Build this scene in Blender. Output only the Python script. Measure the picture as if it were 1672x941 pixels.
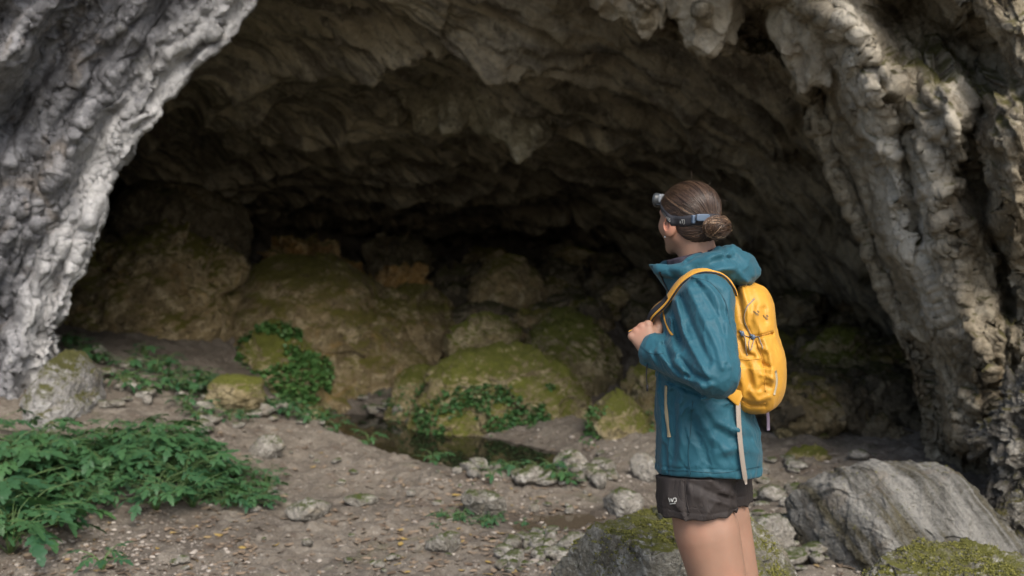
import bpy, math, random
import numpy as np
from math import radians, sin, cos, pi

for _o in list(bpy.data.objects):
    bpy.data.objects.remove(_o, do_unlink=True)
scene = bpy.context.scene
COL = scene.collection

# ------------------------------------------------------------------ camera
F_PX, CX, CY = 1626.0, 836.0, 470.5          # focal length and centre in photo pixels
CAM = np.array((0.0, 0.0, 1.5))
PITCH = math.atan2(70.5, F_PX)               # the camera looks down a little
cam_data = bpy.data.cameras.new('camera')
cam_data.sensor_width = 36.0
cam_data.lens = 35.0
cam_data.clip_start = 0.05
cam_data.clip_end = 500.0
cam_data.dof.use_dof = True
cam_data.dof.focus_distance = 2.72
cam_data.dof.aperture_fstop = 3.0
cam = bpy.data.objects.new('camera', cam_data)
COL.objects.link(cam)
cam.location = CAM
cam.rotation_euler = (pi / 2 - PITCH, 0, 0)
scene.camera = cam

# ------------------------------------------------------------------ daylight
SUN_EL, SUN_AZ = radians(47), radians(160)   # azimuth: clockwise from +Y (behind the camera, to the right)
world = bpy.data.worlds.new('World')
scene.world = world
world.use_nodes = True
wn = world.node_tree
wn.nodes.clear()
sky = wn.nodes.new('ShaderNodeTexSky')
sky.sky_type = 'NISHITA'
sky.sun_disc = False
sky.sun_elevation = SUN_EL
sky.sun_rotation = SUN_AZ
sky.air_density = 1.0
sky.dust_density = 3.0
sky.ozone_density = 1.0
bg = wn.nodes.new('ShaderNodeBackground')
bg.inputs['Strength'].default_value = 0.10
wo = wn.nodes.new('ShaderNodeOutputWorld')
wn.links.new(sky.outputs[0], bg.inputs[0])
wn.links.new(bg.outputs[0], wo.inputs[0])
sun_data = bpy.data.lights.new('sun', 'SUN')
sun_data.energy = 1.5
sun_data.angle = radians(32)
sun_data.color = (1.0, 0.95, 0.88)
sun = bpy.data.objects.new('sun', sun_data)
COL.objects.link(sun)
sun.location = (6, -8, 12)
sun.rotation_euler = (pi / 2 - SUN_EL, 0, pi - SUN_AZ)
scene.view_settings.view_transform = 'Standard'
scene.view_settings.look = 'None'
scene.view_settings.gamma = 1.0
scene.view_settings.use_curve_mapping = False
scene.view_settings.exposure = 1.3

# ------------------------------------------------------------------ coordinates
def W(px, py, d):
    """photo pixel + depth along the camera axis -> world point(s)"""
    px, py, d = np.broadcast_arrays(np.asarray(px, float), np.asarray(py, float), np.asarray(d, float))
    xc = (px - CX) / F_PX
    yc = -(py - CY) / F_PX
    cp, sp = cos(PITCH), sin(PITCH)
    return np.stack([CAM[0] + d * xc, CAM[1] + d * (cp + yc * sp), CAM[2] + d * (-sp + yc * cp)], -1)

def smooth(a, b, x):
    t = np.clip((np.asarray(x, float) - a) / (b - a), 0, 1)
    return t * t * (3 - 2 * t)

# ------------------------------------------------------------------ noise
def _h(x, y, z, s):
    h = (x.astype(np.uint32) * np.uint32(374761393)) ^ (y.astype(np.uint32) * np.uint32(668265263)) ^ \
        (z.astype(np.uint32) * np.uint32(2147483647)) ^ np.uint32((s * 1274126177) & 0xffffffff)
    h = (h ^ (h >> np.uint32(13))) * np.uint32(1274126177)
    h = (h ^ (h >> np.uint32(16))) * np.uint32(2246822519)
    return h ^ (h >> np.uint32(15))

def pnoise(P, seed=0):
    P = np.asarray(P, np.float32)
    I = np.floor(P).astype(np.int64)
    f = P - I
    u = f * f * f * (f * (f * 6 - 15) + 10)
    out = 0
    for dx in (0, 1):
        wx = u[..., 0] if dx else 1 - u[..., 0]
        for dy in (0, 1):
            wy = u[..., 1] if dy else 1 - u[..., 1]
            for dz in (0, 1):
                wz = u[..., 2] if dz else 1 - u[..., 2]
                h = _h(I[..., 0] + dx, I[..., 1] + dy, I[..., 2] + dz, seed)
                gx = (h & np.uint32(1023)).astype(np.float32) / 511.5 - 1
                gy = ((h >> np.uint32(10)) & np.uint32(1023)).astype(np.float32) / 511.5 - 1
                gz = ((h >> np.uint32(20)) & np.uint32(1023)).astype(np.float32) / 511.5 - 1
                out = out + wx * wy * wz * (gx * (f[..., 0] - dx) + gy * (f[..., 1] - dy) + gz * (f[..., 2] - dz))
    return out * 1.25

def fbm(P, octv=4, seed=0, lac=2.03, gain=0.5):
    P = np.asarray(P, np.float32)
    a, s = 1.0, 0
    for i in range(octv):
        s = s + a * pnoise(P, seed + i * 17)
        P = P * lac + 11.3
        a *= gain
    return s

def ridged(P, octv=4, seed=0, lac=2.07, gain=0.5):
    P = np.asarray(P, np.float32)
    a, s, w = 1.0, 0, 1.0
    for i in range(octv):
        n = 1 - np.abs(pnoise(P, seed + i * 23)) * 2
        n = n * np.abs(n)
        s = s + a * n * w
        w = np.clip(n * 1.4, 0, 1)
        P = P * lac + 5.1
        a *= gain
    return s

def worley(P, seed=0):
    P = np.asarray(P, np.float32)
    I = np.floor(P).astype(np.int64)
    f = P - I
    f1 = np.full(P.shape[:-1], 9.0, np.float32)
    f2 = f1.copy()
    idc = np.zeros(P.shape[:-1], np.float32)
    for dx in (-1, 0, 1):
        for dy in (-1, 0, 1):
            for dz in (-1, 0, 1):
                h = _h(I[..., 0] + dx, I[..., 1] + dy, I[..., 2] + dz, seed)
                jx = (h & np.uint32(1023)).astype(np.float32) / 1023 + dx
                jy = ((h >> np.uint32(10)) & np.uint32(1023)).astype(np.float32) / 1023 + dy
                jz = ((h >> np.uint32(20)) & np.uint32(1023)).astype(np.float32) / 1023 + dz
                d = (f[..., 0] - jx) ** 2 + (f[..., 1] - jy) ** 2 + (f[..., 2] - jz) ** 2
                cl = d < f1
                f2 = np.where(cl, f1, np.minimum(f2, d))
                idc = np.where(cl, (h % np.uint32(997)).astype(np.float32) / 997, idc)
                f1 = np.where(cl, d, f1)
    return np.sqrt(f1), np.sqrt(f2), idc

def facets(P, seed=0):
    """broken-rock relief: every cell of a cell noise is a flat face tilted its own way (about -.5 .. .5)"""
    P = np.asarray(P, np.float32)
    I = np.floor(P).astype(np.int64)
    f = P - I
    f1 = np.full(P.shape[:-1], 9.0, np.float32)
    val = np.zeros(P.shape[:-1], np.float32)
    for dx in (-1, 0, 1):
        for dy in (-1, 0, 1):
            for dz in (-1, 0, 1):
                h = _h(I[..., 0] + dx, I[..., 1] + dy, I[..., 2] + dz, seed)
                g = _h(I[..., 0] + dx, I[..., 1] + dy, I[..., 2] + dz, seed + 77)
                vx = f[..., 0] - dx - (h & np.uint32(1023)).astype(np.float32) / 1023
                vy = f[..., 1] - dy - ((h >> np.uint32(10)) & np.uint32(1023)).astype(np.float32) / 1023
                vz = f[..., 2] - dz - ((h >> np.uint32(20)) & np.uint32(1023)).astype(np.float32) / 1023
                d = vx * vx + vy * vy + vz * vz
                cl = d < f1
                tx = (g & np.uint32(1023)).astype(np.float32) / 511.5 - 1
                ty = ((g >> np.uint32(10)) & np.uint32(1023)).astype(np.float32) / 511.5 - 1
                tz = ((g >> np.uint32(20)) & np.uint32(1023)).astype(np.float32) / 511.5 - 1
                val = np.where(cl, vx * tx + vy * ty + vz * tz + .25 * (tx + ty), val)
                f1 = np.where(cl, d, f1)
    return val

# ------------------------------------------------------------------ mesh making
def make_mesh(name, V, F, smooth_shade=True, attrs=None):
    V = np.ascontiguousarray(V, np.float32).reshape(-1, 3)
    F = np.ascontiguousarray(F, np.int32)
    me = bpy.data.meshes.new(name)
    n, k = F.shape
    me.vertices.add(len(V))
    me.vertices.foreach_set('co', V.ravel())
    me.loops.add(n * k)
    me.loops.foreach_set('vertex_index', F.ravel())
    me.polygons.add(n)
    me.polygons.foreach_set('loop_start', np.arange(0, n * k, k, dtype=np.int32))
    me.polygons.foreach_set('loop_total', np.full(n, k, np.int32))
    me.polygons.foreach_set('use_smooth', np.full(n, smooth_shade, bool))
    for an, arr in (attrs or {}).items():
        arr = np.ascontiguousarray(arr, np.float32)
        if arr.ndim == 1:
            me.attributes.new(an, 'FLOAT', 'POINT').data.foreach_set('value', arr)
        else:
            me.attributes.new(an, 'FLOAT_VECTOR', 'POINT').data.foreach_set('vector', arr.ravel())
    me.update(calc_edges=True)
    me.validate()
    return me

def grid_faces(n, m, wrap=False):
    i = np.arange(n - 1)[:, None]
    mm = m if wrap else m - 1
    j = np.arange(mm)[None, :]
    j2 = (j + 1) % m
    return np.stack(np.broadcast_arrays(i * m + j, i * m + j2, (i + 1) * m + j2, (i + 1) * m + j), -1).reshape(-1, 4)

def obj(name, me, mat=None, parent=None, loc=None):
    o = bpy.data.objects.new(name, me)
    COL.objects.link(o)
    if mat is not None:
        me.materials.append(mat)
    if parent is not None:
        o.parent = parent
    if loc is not None:
        o.location = loc
    return o

def tag(o, label=None, cat=None, group=None, kind=None):
    if label: o['label'] = label
    if cat: o['category'] = cat
    if group: o['group'] = group
    if kind: o['kind'] = kind
    return o

def empty(name, loc=(0, 0, 0), rz=0.0):
    o = bpy.data.objects.new(name, None)
    COL.objects.link(o)
    o.location = loc
    o.rotation_euler = (0, 0, rz)
    o.empty_display_size = 0.1
    return o

class Soup:
    """collects small pieces into one mesh (triangles/quads as quads-with-repeat are avoided: tris only)"""
    def __init__(self):
        self.V, self.F, self.A, self.n = [], [], [], 0
    def add(self, V, F, a=0.0):
        V = np.asarray(V, np.float32).reshape(-1, 3)
        F = np.asarray(F, np.int32)
        if F.shape[1] == 4:
            F = np.concatenate([F[:, [0, 1, 2]], F[:, [0, 2, 3]]])
        self.V.append(V); self.F.append(F + self.n)
        self.A.append(np.full(len(V), a, np.float32) if np.isscalar(a) else np.asarray(a, np.float32))
        self.n += len(V)
    def mesh(self, name, smooth_shade=True):
        return make_mesh(name, np.concatenate(self.V), np.concatenate(self.F), smooth_shade, {'tone': np.concatenate(self.A)})

def tube(pts, r, k=6, cap=True):
    pts = np.asarray(pts, float)
    n = len(pts)
    r = np.broadcast_to(np.asarray(r, float), (n,))
    T = np.gradient(pts, axis=0)
    T /= np.linalg.norm(T, axis=1, keepdims=True) + 1e-9
    up = np.array((0, 0, 1.0)) if abs(T[0][2]) < .9 else np.array((1.0, 0, 0))
    N = np.zeros_like(pts)
    v = np.cross(T[0], up); v /= np.linalg.norm(v)
    for i in range(n):
        v = v - T[i] * np.dot(v, T[i]); v /= np.linalg.norm(v) + 1e-9
        N[i] = v
    B = np.cross(T, N)
    a = np.arange(k) * 2 * pi / k
    V = pts[:, None] + r[:, None, None] * (np.cos(a)[None, :, None] * N[:, None] + np.sin(a)[None, :, None] * B[:, None])
    F = grid_faces(n, k, True)
    V = V.reshape(-1, 3)
    if cap:
        V = np.concatenate([V, pts[:1], pts[-1:]])
        c0, c1 = n * k, n * k + 1
        j = np.arange(k); j2 = (j + 1) % k
        F = np.concatenate([np.concatenate([F[:, [0, 1, 2]], F[:, [0, 2, 3]]]),
                            np.stack([np.full(k, c0), j2, j], 1),
                            np.stack([np.full(k, c1), (n - 1) * k + j, (n - 1) * k + j2], 1)])
    else:
        F = np.concatenate([F[:, [0, 1, 2]], F[:, [0, 2, 3]]])
    return V, F

def spline(pts, n):
    """Catmull-Rom through the points, n samples"""
    P = np.asarray(pts, float)
    P = np.concatenate([2 * P[:1] - P[1:2], P, 2 * P[-1:] - P[-2:-1]])
    m = len(P) - 3
    t = np.linspace(0, m - 1e-6, n)
    i = t.astype(int); u = (t - i)[:, None]
    a, b, c, d = P[i], P[i + 1], P[i + 2], P[i + 3]
    return .5 * (2 * b + (c - a) * u + (2 * a - 5 * b + 4 * c - d) * u ** 2 + (3 * b - a - 3 * c + d) * u ** 3)

def polydist(X, Y, pts):
    d = np.full(X.shape, 1e9)
    for (x0, y0), (x1, y1) in zip(pts[:-1], pts[1:]):
        dx, dy = x1 - x0, y1 - y0
        t = np.clip(((X - x0) * dx + (Y - y0) * dy) / (dx * dx + dy * dy), 0, 1)
        d = np.minimum(d, np.hypot(X - x0 - t * dx, Y - y0 - t * dy))
    return d

# ------------------------------------------------------------------ SDF meshing (sparse surface nets)
def sdf_mesh(f, lo, hi, h, newton=2, block=14):
    lo = np.asarray(lo, float); hi = np.asarray(hi, float)
    n = np.ceil((hi - lo) / h).astype(int) + 1
    nb = -(-n // block)
    n = nb * block + 1
    Fv = np.full(n, 9.0, np.float32)
    bi = np.stack(np.meshgrid(*[np.arange(k) for k in nb], indexing='ij'), -1).reshape(-1, 3)
    cen = lo + (bi + .5) * block * h
    fc = f(cen)
    R = block * h * .5 * 1.74 * 1.35 + .01
    act = bi[np.abs(fc) < R]
    ins = bi[(fc <= -R)]
    for b in ins:
        s = b * block
        Fv[s[0]:s[0] + block + 1, s[1]:s[1] + block + 1, s[2]:s[2] + block + 1] = -9
    loc = np.stack(np.meshgrid(*[np.arange(block + 1)] * 3, indexing='ij'), -1).reshape(-1, 3)
    for c in range(0, len(act), 60):
        ch = act[c:c + 60]
        idx = (ch[:, None, :] * block + loc[None]).reshape(-1, 3)
        Fv[idx[:, 0], idx[:, 1], idx[:, 2]] = f(lo + idx * h)
    S = Fv < 0
    cnt = sum(S[a:S.shape[0] - 1 + a, b:S.shape[1] - 1 + b, c:S.shape[2] - 1 + c].astype(np.int8)
              for a in (0, 1) for b in (0, 1) for c in (0, 1))
    cell = np.argwhere((cnt > 0) & (cnt < 8))
    ids = np.full(cnt.shape, -1, np.int32)
    ids[cell[:, 0], cell[:, 1], cell[:, 2]] = np.arange(len(cell))
    acc = np.zeros((len(cell), 3)); num = np.zeros(len(cell))
    cor = [(a, b, c) for a in (0, 1) for b in (0, 1) for c in (0, 1)]
    val = {q: Fv[cell[:, 0] + q[0], cell[:, 1] + q[1], cell[:, 2] + q[2]] for q in cor}
    for q in cor:
        for ax in range(3):
            if q[ax] == 0:
                r = list(q); r[ax] = 1; r = tuple(r)
                a, b = val[q], val[r]
                m = (a < 0) != (b < 0)
                t = np.where(m, a / np.where(m, a - b, 1), 0)
                p = np.tile(np.array(q, float), (len(cell), 1)); p[:, ax] = t
                acc += p * m[:, None]; num += m
    V = lo + (cell + acc / num[:, None]) * h
    faces = []
    for ax in range(3):
        o1, o2 = [(1, 2), (2, 0), (0, 1)][ax]
        sl0 = [slice(None)] * 3; sl1 = [slice(None)] * 3
        sl0[ax] = slice(0, -1); sl1[ax] = slice(1, None)
        A, B = S[tuple(sl0)], S[tuple(sl1)]
        e = np.argwhere(A != B)
        e = e[(e[:, o1] > 0) & (e[:, o2] > 0) & (e[:, o1] < cnt.shape[o1]) & (e[:, o2] < cnt.shape[o2])]
        fl = A[e[:, 0], e[:, 1], e[:, 2]]
        def cid(d1, d2):
            q = e.copy(); q[:, o1] += d1; q[:, o2] += d2
            return ids[q[:, 0], q[:, 1], q[:, 2]]
        q4 = np.stack([cid(-1, -1), cid(0, -1), cid(0, 0), cid(-1, 0)], 1)
        q4[~fl] = q4[~fl][:, ::-1]
        faces.append(q4)
    Fq = np.concatenate(faces)
    Fq = Fq[(Fq >= 0).all(1)]
    for _ in range(newton):
        f0 = f(V); e = h * .5
        g = np.stack([f(V + np.eye(3)[k] * e) - f(V - np.eye(3)[k] * e) for k in range(3)], -1) / (2 * e)
        g2 = np.maximum((g * g).sum(1), .15)
        st = np.clip(f0 / g2, -h, h)[:, None] * g
        V = V - st * .8
    return V, Fq

def smin(a, b, k):
    h = np.maximum(k - np.abs(a - b), 0) / k
    return np.minimum(a, b) - h * h * k * .25

def smax(a, b, k):
    return -smin(-a, -b, k)

def cone(P, a, b, ra, rb):
    """rounded tapering capsule (approximate distance)"""
    a = np.asarray(a, float); b = np.asarray(b, float)
    d = b - a
    t = np.clip(((P - a) @ d) / (d @ d), 0, 1)
    return np.linalg.norm(P - a - t[:, None] * d, axis=1) - (ra + (rb - ra) * t)

def ell(P, c, r):
    q = (P - np.asarray(c, float)) / np.asarray(r, float)
    k0 = np.linalg.norm(q, axis=1)
    k1 = np.linalg.norm(q / np.asarray(r, float), axis=1)
    return k0 * (k0 - 1) / np.maximum(k1, 1e-6)

# ------------------------------------------------------------------ materials
class Mat:
    def __init__(self, name):
        self.m = bpy.data.materials.new(name)
        self.m.use_nodes = True
        self.t = self.m.node_tree
        self.t.nodes.clear()
        self.out = self.t.nodes.new('ShaderNodeOutputMaterial')
        self.b = self.t.nodes.new('ShaderNodeBsdfPrincipled')
        self.t.links.new(self.b.outputs[0], self.out.inputs[0])
        self._pos = None
    def put(self, sock, v):
        if hasattr(v, 'is_output'):
            self.t.links.new(v, sock)
        elif v is not None:
            if hasattr(sock, 'default_value') and hasattr(sock.default_value, '__len__') and len(sock.default_value) == 4 and len(v) == 3:
                v = (*v, 1)
            sock.default_value = v
    def set(self, **kw):
        for k, v in kw.items():
            self.put(self.b.inputs[k.replace('_', ' ')], v)
        return self
    @property
    def pos(self):
        if self._pos is None:
            self._pos = self.t.nodes.new('ShaderNodeNewGeometry')
        return self._pos.outputs['Position']
    @property
    def objco(self):
        return self.t.nodes.new('ShaderNodeTexCoord').outputs['Object']
    @property
    def nrm(self):
        self.pos
        return self._pos.outputs['Normal']
    def attr(self, name, out='Fac'):
        n = self.t.nodes.new('ShaderNodeAttribute'); n.attribute_name = name
        return n.outputs[out]
    def scale(self, v, s):
        n = self.t.nodes.new('ShaderNodeMapping')
        self.put(n.inputs[0], v); n.inputs['Scale'].default_value = s
        return n.outputs[0]
    def rotscale(self, v, r, s):
        n = self.t.nodes.new('ShaderNodeMapping'); n.vector_type = 'TEXTURE'
        self.put(n.inputs[0], v)
        n.inputs['Rotation'].default_value = r
        n.inputs['Scale'].default_value = s
        return n.outputs[0]
    def noise(self, v, scale, detail=4, rough=.55, dist=0.0, out=0):
        n = self.t.nodes.new('ShaderNodeTexNoise')
        self.put(n.inputs['Vector'], v)
        n.inputs['Scale'].default_value = scale
        n.inputs['Detail'].default_value = detail
        n.inputs['Roughness'].default_value = rough
        n.inputs['Distortion'].default_value = dist
        return n.outputs[out]
    def voro(self, v, scale, feature='F1', out=0):
        n = self.t.nodes.new('ShaderNodeTexVoronoi'); n.feature = feature
        self.put(n.inputs['Vector'], v)
        n.inputs['Scale'].default_value = scale
        return n.outputs[out]
    def math(self, op, a, b=None, c=None):
        n = self.t.nodes.new('ShaderNodeMath'); n.operation = op
        self.put(n.inputs[0], a)
        if b is not None: self.put(n.inputs[1], b)
        if c is not None: self.put(n.inputs[2], c)
        return n.outputs[0]
    def sstep(self, x, a, b):
        n = self.t.nodes.new('ShaderNodeMapRange'); n.interpolation_type = 'SMOOTHSTEP'
        self.put(n.inputs[0], x)
        n.inputs[1].default_value = a; n.inputs[2].default_value = b
        return n.outputs[0]
    def mix(self, f, a, b, mode='MIX'):
        n = self.t.nodes.new('ShaderNodeMix'); n.data_type = 'RGBA'; n.blend_type = mode
        self.put(n.inputs[0], f); self.put(n.inputs[6], a); self.put(n.inputs[7], b)
        return n.outputs[2]
    def sep(self, v, i):
        n = self.t.nodes.new('ShaderNodeSeparateXYZ'); self.put(n.inputs[0], v)
        return n.outputs[i]
    def bump(self, h, strength=.5, dist=.02, normal=None):
        n = self.t.nodes.new('ShaderNodeBump')
        n.inputs['Strength'].default_value = strength
        n.inputs['Distance'].default_value = dist
        self.put(n.inputs['Height'], h)
        if normal is not None: self.put(n.inputs['Normal'], normal)
        return n.outputs[0]

def rock_mat(name, dark, mid, light, moss=0.0, mosscol=(.055, .075, .014), sc=1.0, stain=(.16, .11, .06), stain_amt=.3,
             bump=.02, rough=.88, pale=None, moss_cut=.45, stripes=None, lichen=0.0, objspace=False, flow=None):
    M = Mat(name)
    p = M.objco if objspace else M.pos
    n1 = M.noise(p, 1.1 * sc, 6, .6, .4)
    n2 = M.noise(p, 5.5 * sc, 8, .62, .8)
    n3 = M.noise(p, 31 * sc, 6, .65)
    n4 = M.noise(p, 120 * sc, 3, .6)
    c = M.mix(M.sstep(n1, .36, .66), dark, mid)
    c = M.mix(M.math('MULTIPLY', M.sstep(n2, .46, .68), .85), c, light)
    n0 = M.noise(p, 13 * sc, 7, .72, .5)
    if flow:
        fv = M.attr('flow', 'Vector')
        fs = M.noise(M.scale(fv, flow[0]), 1.0, 7, .68, .6)
        c = M.mix(M.math('MULTIPLY', M.sstep(fs, .50, .36), flow[1]), c, [x * .55 for x in dark])
        c = M.mix(M.math('MULTIPLY', M.sstep(fs, .54, .68), flow[1] * .8), c, [min(.75, x * 1.15) for x in light])
    c = M.mix(M.math('MULTIPLY', M.sstep(n0, .47, .36), .75), c, [x * .5 for x in dark])
    if stripes:
        s = M.noise(M.rotscale(p, stripes[0], stripes[1]), 1.0, 6, .6, .3)
        c = M.mix(M.sstep(s, .42, .62), c, stripes[2])
        c = M.mix(M.math('MULTIPLY', M.sstep(s, .48, .34), .8), c, stripes[3])
    c = M.mix(M.math('MULTIPLY', M.sstep(M.noise(p, 2.3 * sc, 5, .6, 1.2), .54, .7), stain_amt), c, stain)
    if pale is not None:
        pf = M.math('MULTIPLY', M.attr('pale'), M.sstep(M.math('ADD', n2, M.math('MULTIPLY', n3, .5)), .5, .78))
        c = M.mix(pf, c, pale)
    c = M.mix(M.math('MULTIPLY', M.sstep(n3, .56, .70), .55), c, [x * .35 for x in dark])
    c = M.mix(M.math('MULTIPLY', M.sstep(n3, .44, .33), .35), c, [min(.8, x * 1.25) for x in light])
    if lichen:
        lv = M.sstep(M.noise(p, 17 * sc, 4, .7, .6), .60, .68)
        c = M.mix(M.math('MULTIPLY', lv, lichen), c, (.55, .55, .48))
    h = M.math('ADD', M.math('MULTIPLY', n3, .8), M.math('ADD', M.math('MULTIPLY', n2, 1.6), M.math('MULTIPLY', n0, 1.8)))
    if flow: h = M.math('ADD', h, M.math('MULTIPLY', fs, 1.0))
    h = M.math('ADD', h, M.math('MULTIPLY', n4, .25))
    if moss > 0:
        nz = M.sep(M.nrm, 2)
        mm = M.math('ADD', M.math('MULTIPLY', nz, .55), M.math('MULTIPLY', M.noise(p, 3.2 * sc, 9, .72, .5), 1.25))
        mm = M.sstep(mm, moss_cut + .55 - .5 * moss, moss_cut + .85 - .5 * moss)
        mc = M.mix(M.noise(p, 9 * sc, 5), [x * .55 for x in mosscol], [x * 1.6 for x in mosscol])
        mc = M.mix(M.math('MULTIPLY', M.sstep(M.noise(p, 60 * sc, 3), .5, .7), .5), mc, (.09, .085, .02))
        c = M.mix(mm, c, mc)
        h = M.math('ADD', h, M.math('MULTIPLY', M.math('MULTIPLY', M.noise(p, 75 * sc, 4, .7), mm), 1.2))
    M.set(Base_Color=c, Roughness=rough, Normal=M.bump(h, .9, bump))
    M.b.inputs['Specular IOR Level'].default_value = .3
    return M.m
rng = np.random.default_rng(7)
random.seed(7)

# ================================================================== materials of the place
M_wall = rock_mat('pale_limestone', (.15, .15, .158), (.285, .285, .298), (.43, .43, .445), moss=.0, stain=(.21, .155, .09), stain_amt=.4, sc=1.0, bump=.022, pale=(.56, .555, .545), lichen=.25, flow=((2.2, 9, 1), .5))
M_pillar = rock_mat('tan_limestone', (.15, .122, .08), (.33, .28, .195), (.50, .44, .33), moss=.18, mosscol=(.10, .09, .025), stain=(.15, .10, .045), stain_amt=.55, bump=.024, pale=(.60, .55, .45), flow=((1.6, 6, 1), .5))
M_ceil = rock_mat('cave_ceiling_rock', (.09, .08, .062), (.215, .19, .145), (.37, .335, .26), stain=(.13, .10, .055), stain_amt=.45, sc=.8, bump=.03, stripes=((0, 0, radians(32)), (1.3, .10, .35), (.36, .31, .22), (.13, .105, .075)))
M_drip = rock_mat('dripstone', (.18, .155, .105), (.36, .32, .22), (.52, .47, .35), stain=(.14, .11, .045), stain_amt=.5, sc=1.2, bump=.03)
M_mossy = rock_mat('mossy_rock', (.13, .108, .055), (.31, .25, .13), (.50, .42, .26), moss=.44, mosscol=(.13, .14, .022), stain=(.20, .14, .04), stain_amt=.5, bump=.035)
M_brown = rock_mat('brown_cave_rock', (.125, .095, .047), (.30, .225, .113), (.46, .375, .23), moss=.24, mosscol=(.14, .125, .022), stain=(.27, .165, .045), stain_amt=.6, bump=.04)
M_deep = rock_mat('shade_toned_cave_rock', (.06, .048, .03), (.15, .12, .075), (.26, .215, .14), moss=.15, mosscol=(.06, .058, .015), stain=(.16, .10, .03), stain_amt=.5, bump=.035)  # cave rock toned darker: gloom of the depths put into its colour
M_ochre = rock_mat('ochre_cave_rock', (.16, .09, .03), (.34, .20, .06), (.46, .33, .16), moss=.1, stain=(.25, .13, .025), stain_amt=.7, bump=.04)
M_stone = rock_mat('pale_stone', (.14, .128, .105), (.27, .25, .215), (.42, .40, .355), moss=.12, stain=(.27, .22, .14), stain_amt=.4, sc=3.0, bump=.012)
M_slab = rock_mat('striped_grey_rock', (.072, .068, .058), (.14, .135, .118), (.22, .215, .195), moss=0, sc=2.2, bump=.02,
                  stripes=((0, radians(-32), 0), (.075, .6, .9), (.275, .265, .235), (.095, .08, .04)))
M_top = rock_mat('moss_topped_rock', (.10, .09, .065), (.26, .245, .20), (.46, .445, .39), moss=.45, mosscol=(.125, .125, .026), sc=3.0, bump=.014, moss_cut=.56, lichen=.45)

# ================================================================== ground height
POOL = [(-1.75, 9.15), (-1.12, 8.48), (-.45, 7.72), (.15, 7.08)]
PUD = (.30, 5.42)
WATER_Z, PUD_Z = -.10, -.030

def base_z(x, y):
    x = np.asarray(x, float); y = np.asarray(y, float)
    P = np.stack([x, y, np.zeros_like(x)], -1)
    z = .52 * smooth(.9, 3.6, -x) * smooth(4.2, 8.2, y)
    z = z + .25 * smooth(2.2, 5, -x) * smooth(1, 5, y)
    z = z + .10 * smooth(1.4, 3.6, x) * smooth(4, 7, y)
    back = np.clip((y - 9.3 - .9 * smooth(.5, -2, x)) / 8, 0, 1.4)
    z = z + 1.35 * back
    pd = polydist(x, y, POOL)
    z = z - .42 * np.exp(-(pd / .42) ** 2) * smooth(1.5, .3, np.abs(pd))
    z = z + .03 * np.exp(-((pd - .95) / .25) ** 2)
    ud = np.hypot((x - PUD[0]) / .36, (y - PUD[1]) / .27)
    z = z - .075 * np.exp(-ud ** 2 * 1.2)
    near = np.exp(-np.hypot(x - .4, y - 2.8) ** 2 / .5)
    z = z + (.07 * fbm(P * .7, 4, 3) + .028 * fbm(P * 3.1, 4, 9)) * (1 - near)
    rub = smooth(8.8, 11.5, y)
    w1_, w2_, _ = worley(P * np.array((1.6, 1.6, 0)) + .25 * fbm(P * 2, 2, 33)[..., None], 35) if x.size > 5 else (np.zeros_like(x),) * 3
    z = z + rub * (.16 * ridged(P * .9, 3, 31) + .20 * np.sqrt(np.clip(.75 - w1_, 0, 1)) + .05 * ridged(P * 5, 3, 37))
    return z


def on_ground(px, py, it=14):
    """where the view ray through a photo pixel meets the ground"""
    px = np.atleast_1d(np.asarray(px, float)); py = np.atleast_1d(np.asarray(py, float))
    d = np.full(px.shape, 6.0)
    for _ in range(it):
        p = W(px, py, d)
        e = p[..., 2] - ground_z(p[..., 0], p[..., 1])
        slope = np.maximum((CAM[2] - p[..., 2]) / d, .06)
        d = np.clip(d + .7 * e / slope, 1.5, 24)
    return W(px, py, d)

def axis(segs):
    out = []
    for a, b, st in segs:
        out.append(np.arange(a, b, st))
    return np.concatenate(out + [np.array([segs[-1][1]])])

gx = axis([(-80, -20, 6), (-20, -6, .5), (-6, -4, .06), (-4, 3.6, .014), (3.6, 6, .06), (6, 20, .5), (20, 80, 6)])
gy = axis([(-80, -10, 6), (-10, 2, .4), (2, 3.6, .05), (3.6, 7.5, .014), (7.5, 11, .026), (11, 20, .06), (20, 40, 2)])
X, Y = np.meshgrid(gx, gy, indexing='ij')
Z = base_z(X, Y)
P3 = np.stack([X, Y, Z], -1)
fine = smooth(2.5, 3.6, Y) * (1 - smooth(10, 12, Y))
w1, w2, wid = worley(P3[:, :, :] * np.array((14, 14, 0)) + np.array((0, 0, .5)), 4)
clod = smooth(.1, .0, (w1 - .38)) * (wid > .62)
Z = Z + fine * (.022 * clod * (wid - .3) + .022 * fbm(P3 * np.array((5, 7, 1)), 5, 41) + .008 * fbm(P3 * 33, 3, 47) + .012 * facets(P3 * np.array((8, 8, 0)) + .4 * fbm(P3 * 5, 2, 49)[..., None], 351))
wet_shade = np.maximum(np.exp(-(np.maximum(polydist(X, Y, POOL) - .25, 0) / .22) ** 2),
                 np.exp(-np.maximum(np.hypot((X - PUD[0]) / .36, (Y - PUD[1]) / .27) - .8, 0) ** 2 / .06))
wet_shade = np.maximum(wet_shade, .55 * smooth(7.5, 9.0, Y + .5 * fbm(P3 * .9, 3, 363)) * smooth(-1.3, -2.3, X + .4 * fbm(P3 * .9, 3, 365)))  # earth coloured darker on the left slope
wet_shade = np.maximum(wet_shade, .85 * smooth(9.3, 11.0, Y + .5 * fbm(P3 * .8, 3, 361)))  # shade of the cave depths painted into the floor colour
ground = obj('ground', make_mesh('ground', np.stack([X, Y, Z], -1), grid_faces(len(gx), len(gy))[:, ::-1], True, {'wet_shade': wet_shade.ravel()}))
M = Mat('trodden_earth')
p = M.pos
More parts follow.
